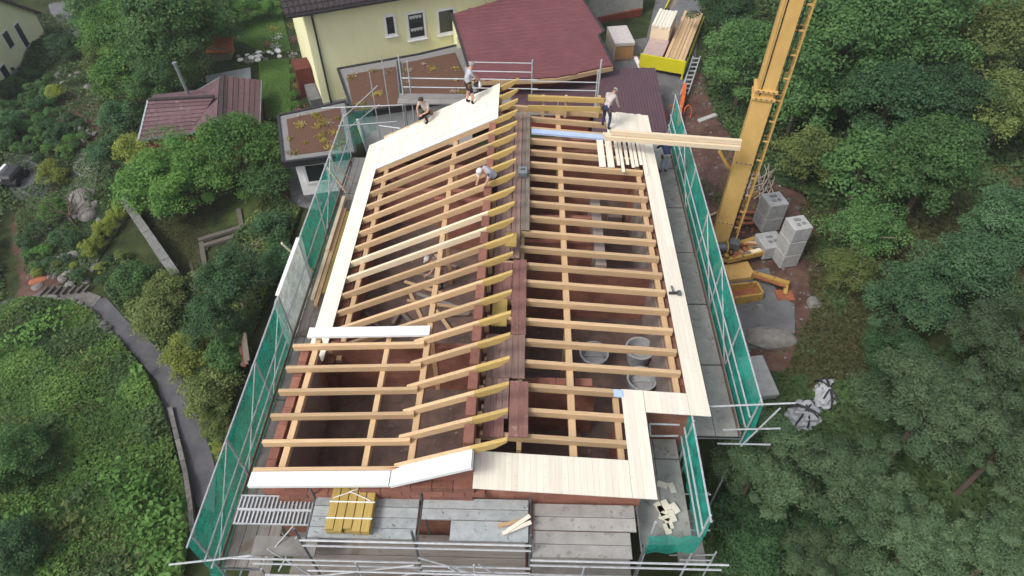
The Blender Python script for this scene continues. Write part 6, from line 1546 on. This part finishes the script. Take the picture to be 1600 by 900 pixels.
# parked things in the yard at the far left
q = G(28, 283)
cv = thing('covered_cart', 'dark covered cart with white side panels on the left paved yard', 'cart', tuple(q))
MB().box(q[0] - .45, q[0] + .3, q[1] - .7, q[1] + .7, q[2] + .3, q[2] + .8).build('cover', 'frame_dark', cv, bevel=.12)
MB().box(q[0] - .65, q[0] - .46, q[1] - .6, q[1] + .5, q[2] + .35, q[2] + .95).build('side_panel', 'white_paint', cv, bevel=.02)
for s in (-.5, .5): MB().tube((q[0] - .65, q[1] + s, q[2] + .25), (q[0] + .45, q[1] + s, q[2] + .25), .25, n=14).build('wheel', 'rubber', cv)

# bare branching shrubs
def bare(label, px, py, h, n, mat='bark_pale', lean=(0, 0)):
    p = Vector(G(px, py)); t = thing('bare_tree', label, 'tree', tuple(p), 'bare trees with pale branches')
    def limb(mb, a, d, L, r, lv):
        q = a; dd = Vector(d)
        for k in range(3):
            dd = (dd + Vector((rnd.uniform(-.45, .45), rnd.uniform(-.45, .45), rnd.uniform(-.25, .3)))).normalized(); q2 = q + dd * L / 3
            mb.tube(q, q2, r * (1 - .25 * k), r * (1 - .25 * (k + 1)), 5); q = q2
            if lv > 0: limb(mb, q, (dd + Vector((rnd.uniform(-1, 1), rnd.uniform(-1, 1), rnd.uniform(-.2, .6)))).normalized(), L * .62, r * .5, lv - 1)
    tr = MB(); top = p + Vector((lean[0], lean[1], h * .4)); tr.tube(p - Vector((0, 0, .2)), top, .09, .07, 8); tr.build('trunk', mat, t)
    for k in range(n):
        a = k * 2 * math.pi / n + rnd.uniform(-.4, .4); m_ = MB(); limb(m_, top, (math.cos(a), math.sin(a), rnd.uniform(.25, .9)), h * .62, .05, 2); m_.build('branch', mat, t)
bare('bare tree with pale crooked limbs nearest the left netting', 398, 465, 2.3, 6, 'bark_grey')
bare('small bare tree with pale twigs amid the dark bush', 352, 478, 2.0, 5, 'bark_grey')
bare('bare grey shrub under the sparse tree above the block stacks', 1345, 385, 1.6, 5, 'bark')
bare('bare grey branches reaching out at the forest edge by the ladder', 1305, 185, 1.7, 5, 'bark')
bare('leafless brown shrub beside the pale rocks in the rock garden', 118, 352, 1.8, 8, 'bark')
# rubble on the bare soil
def rubble(name, pix, n, r0, r1, mat):
    poly = gpoly(pix); a_ = np.array(poly); lo, hi = a_.min(0), a_.max(0)
    bm = bmesh.new(); k = 0
    while k < n:
        x, y = rnd.uniform(lo[0], hi[0]), rnd.uniform(lo[1], hi[1])
        if not inpoly(np.array([x]), np.array([y]), poly)[0]: continue
        k += 1; r = r0 + (r1 - r0) * rnd.random() ** 3
        g = bmesh.ops.create_icosphere(bm, subdivisions=1, radius=r)
        z = float(gzt(x, y))
        for v in g['verts']: v.co = Vector((v.co.x * rnd.uniform(.7, 1.2) + x, v.co.y * rnd.uniform(.7, 1.2) + y, v.co.z * .6 + z + r * .2))
    me = bpy.data.meshes.new(name); bm.to_mesh(me); bm.free(); me.materials.append(MATS[mat]); tag(link_mesh(name, me), kind='stuff')
SOILP = [(1060,130),(1095,110),(1120,185),(1185,255),(1250,300),(1285,385),(1310,480),(1250,600),(1150,560),(1065,250)]
rubble('rubble', SOILP, 420, .03, .16, 'stone'); rubble('rubble', SOILP, 160, .03, .1, 'stone_pale')
rubble('rubble', [(1130,465),(1215,455),(1245,480),(1245,525),(1220,550),(1160,548)], 150, .025, .09, 'stone_pale')
rubble('rubble', [(1125,330),(1190,320),(1200,380),(1130,390)], 120, .04, .12, 'rust')
scatter('undergrowth', SOILP, 5000, .06, 'weeds', .12, patch=.9)
scatter('undergrowth', [(1240,290),(1290,300),(1325,480),(1300,600),(1230,610),(1270,480)], 5000, .07, 'meadow', .2, patch=.2)
rubble('rubble', [(40,440),(60,380),(30,330),(60,300),(100,330),(110,440)], 160, .04, .16, 'stone')

# ---- ground cover
IVY = [(-90, 480), (0, 478), (60, 470), (112, 472), (150, 492), (190, 535), (232, 590), (258, 640), (272, 690), (288, 760), (298, 830), (285, 960), (-90, 960)]
path_w = gpoly([(140,480),(152,470),(167,467),(197,500),(230,527),(253,553),(273,577),(290,600),(310,647),(326,690),(336,730),(335,800),(307,790),(290,733),(270,677),(253,627),(247,597),(217,563),(187,530)])
scatter('ivy', IVY, 85000, .07, 'ivy', .42, avoid=[path_w])
scatter('ivy', IVY, 26000, .08, 'weeds', .5, avoid=[path_w], patch=.4)
scatter('ivy', IVY, 16000, .1, 'leaf_olive', .6, avoid=[path_w], patch=.5)
scatter('ivy', IVY, 7000, .06, 'meadow', .62, avoid=[path_w], patch=.7)
scatter('ivy', IVY, 9000, .11, 'leaf_bright', .85, avoid=[path_w], patch=.9)
BANK = [(190, 400), (285, 445), (330, 430), (420, 300), (470, 330), (420, 470), (360, 640), (345, 740), (330, 700), (310, 647), (292, 600), (275, 577), (253, 553), (230, 527), (197, 498), (170, 462), (165, 420)]
scatter('undergrowth', BANK, 34000, .085, 'weeds', .55, avoid=[path_w])
scatter('undergrowth', BANK, 9000, .085, 'leaf_olive', .6, avoid=[path_w])
scatter('undergrowth', [(0, 20), (330, 0), (345, 110), (220, 230), (190, 320), (130, 330), (0, 330)], 30000, .1, 'weeds', .35)
scatter('undergrowth', [(30, 330), (190, 320), (160, 400), (120, 440), (40, 430)], 8000, .07, 'weeds', .25)
scatter('meadow', [(1300, 290), (1600, 260), (1600, 450), (1400, 470), (1380, 570), (1300, 610), (1200, 650), (1270, 480), (1290, 380)], 40000, .09, 'meadow', .22)
scatter('undergrowth', [(1090, 0), (1700, -40), (1700, 330), (1380, 340), (1280, 330), (1190, 240), (1110, 180)], 45000, .12, 'weeds', .5)
scatter('undergrowth', [(1150, 640), (1350, 600), (1600, 470), (1700, 950), (1080, 950), (1100, 760)], 30000, .12, 'weeds', .4)
scatter('undergrowth', [(1255, 300), (1300, 300), (1330, 400), (1320, 480), (1290, 520), (1282, 430), (1275, 350)], 6000, .08, 'weeds', .3)
scatter('undergrowth', [(1100, 90), (1150, 90), (1180, 200), (1240, 250), (1290, 300), (1262, 318), (1170, 260), (1120, 190)], 8000, .09, 'weeds', .35)
scatter('undergrowth', [(1200, 580), (1260, 590), (1250, 640), (1200, 660)], 3000, .08, 'weeds', .3)
scatter('grass', [(404,98),(452,92),(455,182),(415,186)], 14000, .035, 'ivy', .06, lift=.05)
scatter('grass', [(372,25),(440,18),(455,80),(412,84),(368,62)], 9000, .04, 'ivy', .06, lift=.05)
scatter('grass', [(225, 335), (310, 330), (335, 375), (305, 425), (287, 438)], 9000, .05, 'meadow', .1)

scatter('undergrowth', [(130, -60), (700, -60), (430, 15), (330, 20), (130, 0)], 14000, .16, 'weeds', .5)
scatter('undergrowth', [(1050, -10), (1700, -30), (1700, -120), (1050, -120)], 14000, .2, 'weeds', .8)

scatter('undergrowth', [(1600, -60), (2300, -60), (2300, 950), (1600, 950)], 32000, .24, 'weeds', .9)
scatter('undergrowth', [(1600, -60), (2300, -60), (2300, 950), (1600, 950)], 16000, .24, 'leaf_mid', 1.4, patch=.1)
scatter('undergrowth', [(-500, -60), (0, -60), (0, 480), (-500, 480)], 24000, .2, 'weeds', .6)
# ---- light summer haze over the valley
hz_ = MB().box(-130, 130, -40, 150, -14, 23.5).build('haze', 'ground', None, (0, 0, 0)); tag(hz_, kind='stuff')
hm_ = bpy.data.materials.new('haze'); hm_.use_nodes = True
hn_ = hm_.node_tree.nodes; hn_.clear()
vo = hn_.new('ShaderNodeVolumePrincipled'); vo.inputs['Color'].default_value = (.9, .93, .97, 1); vo.inputs['Density'].default_value = .0007; vo.inputs['Anisotropy'].default_value = .2
ou = hn_.new('ShaderNodeOutputMaterial'); hm_.node_tree.links.new(vo.outputs[0], ou.inputs['Volume'])
hz_.data.materials.clear(); hz_.data.materials.append(hm_)
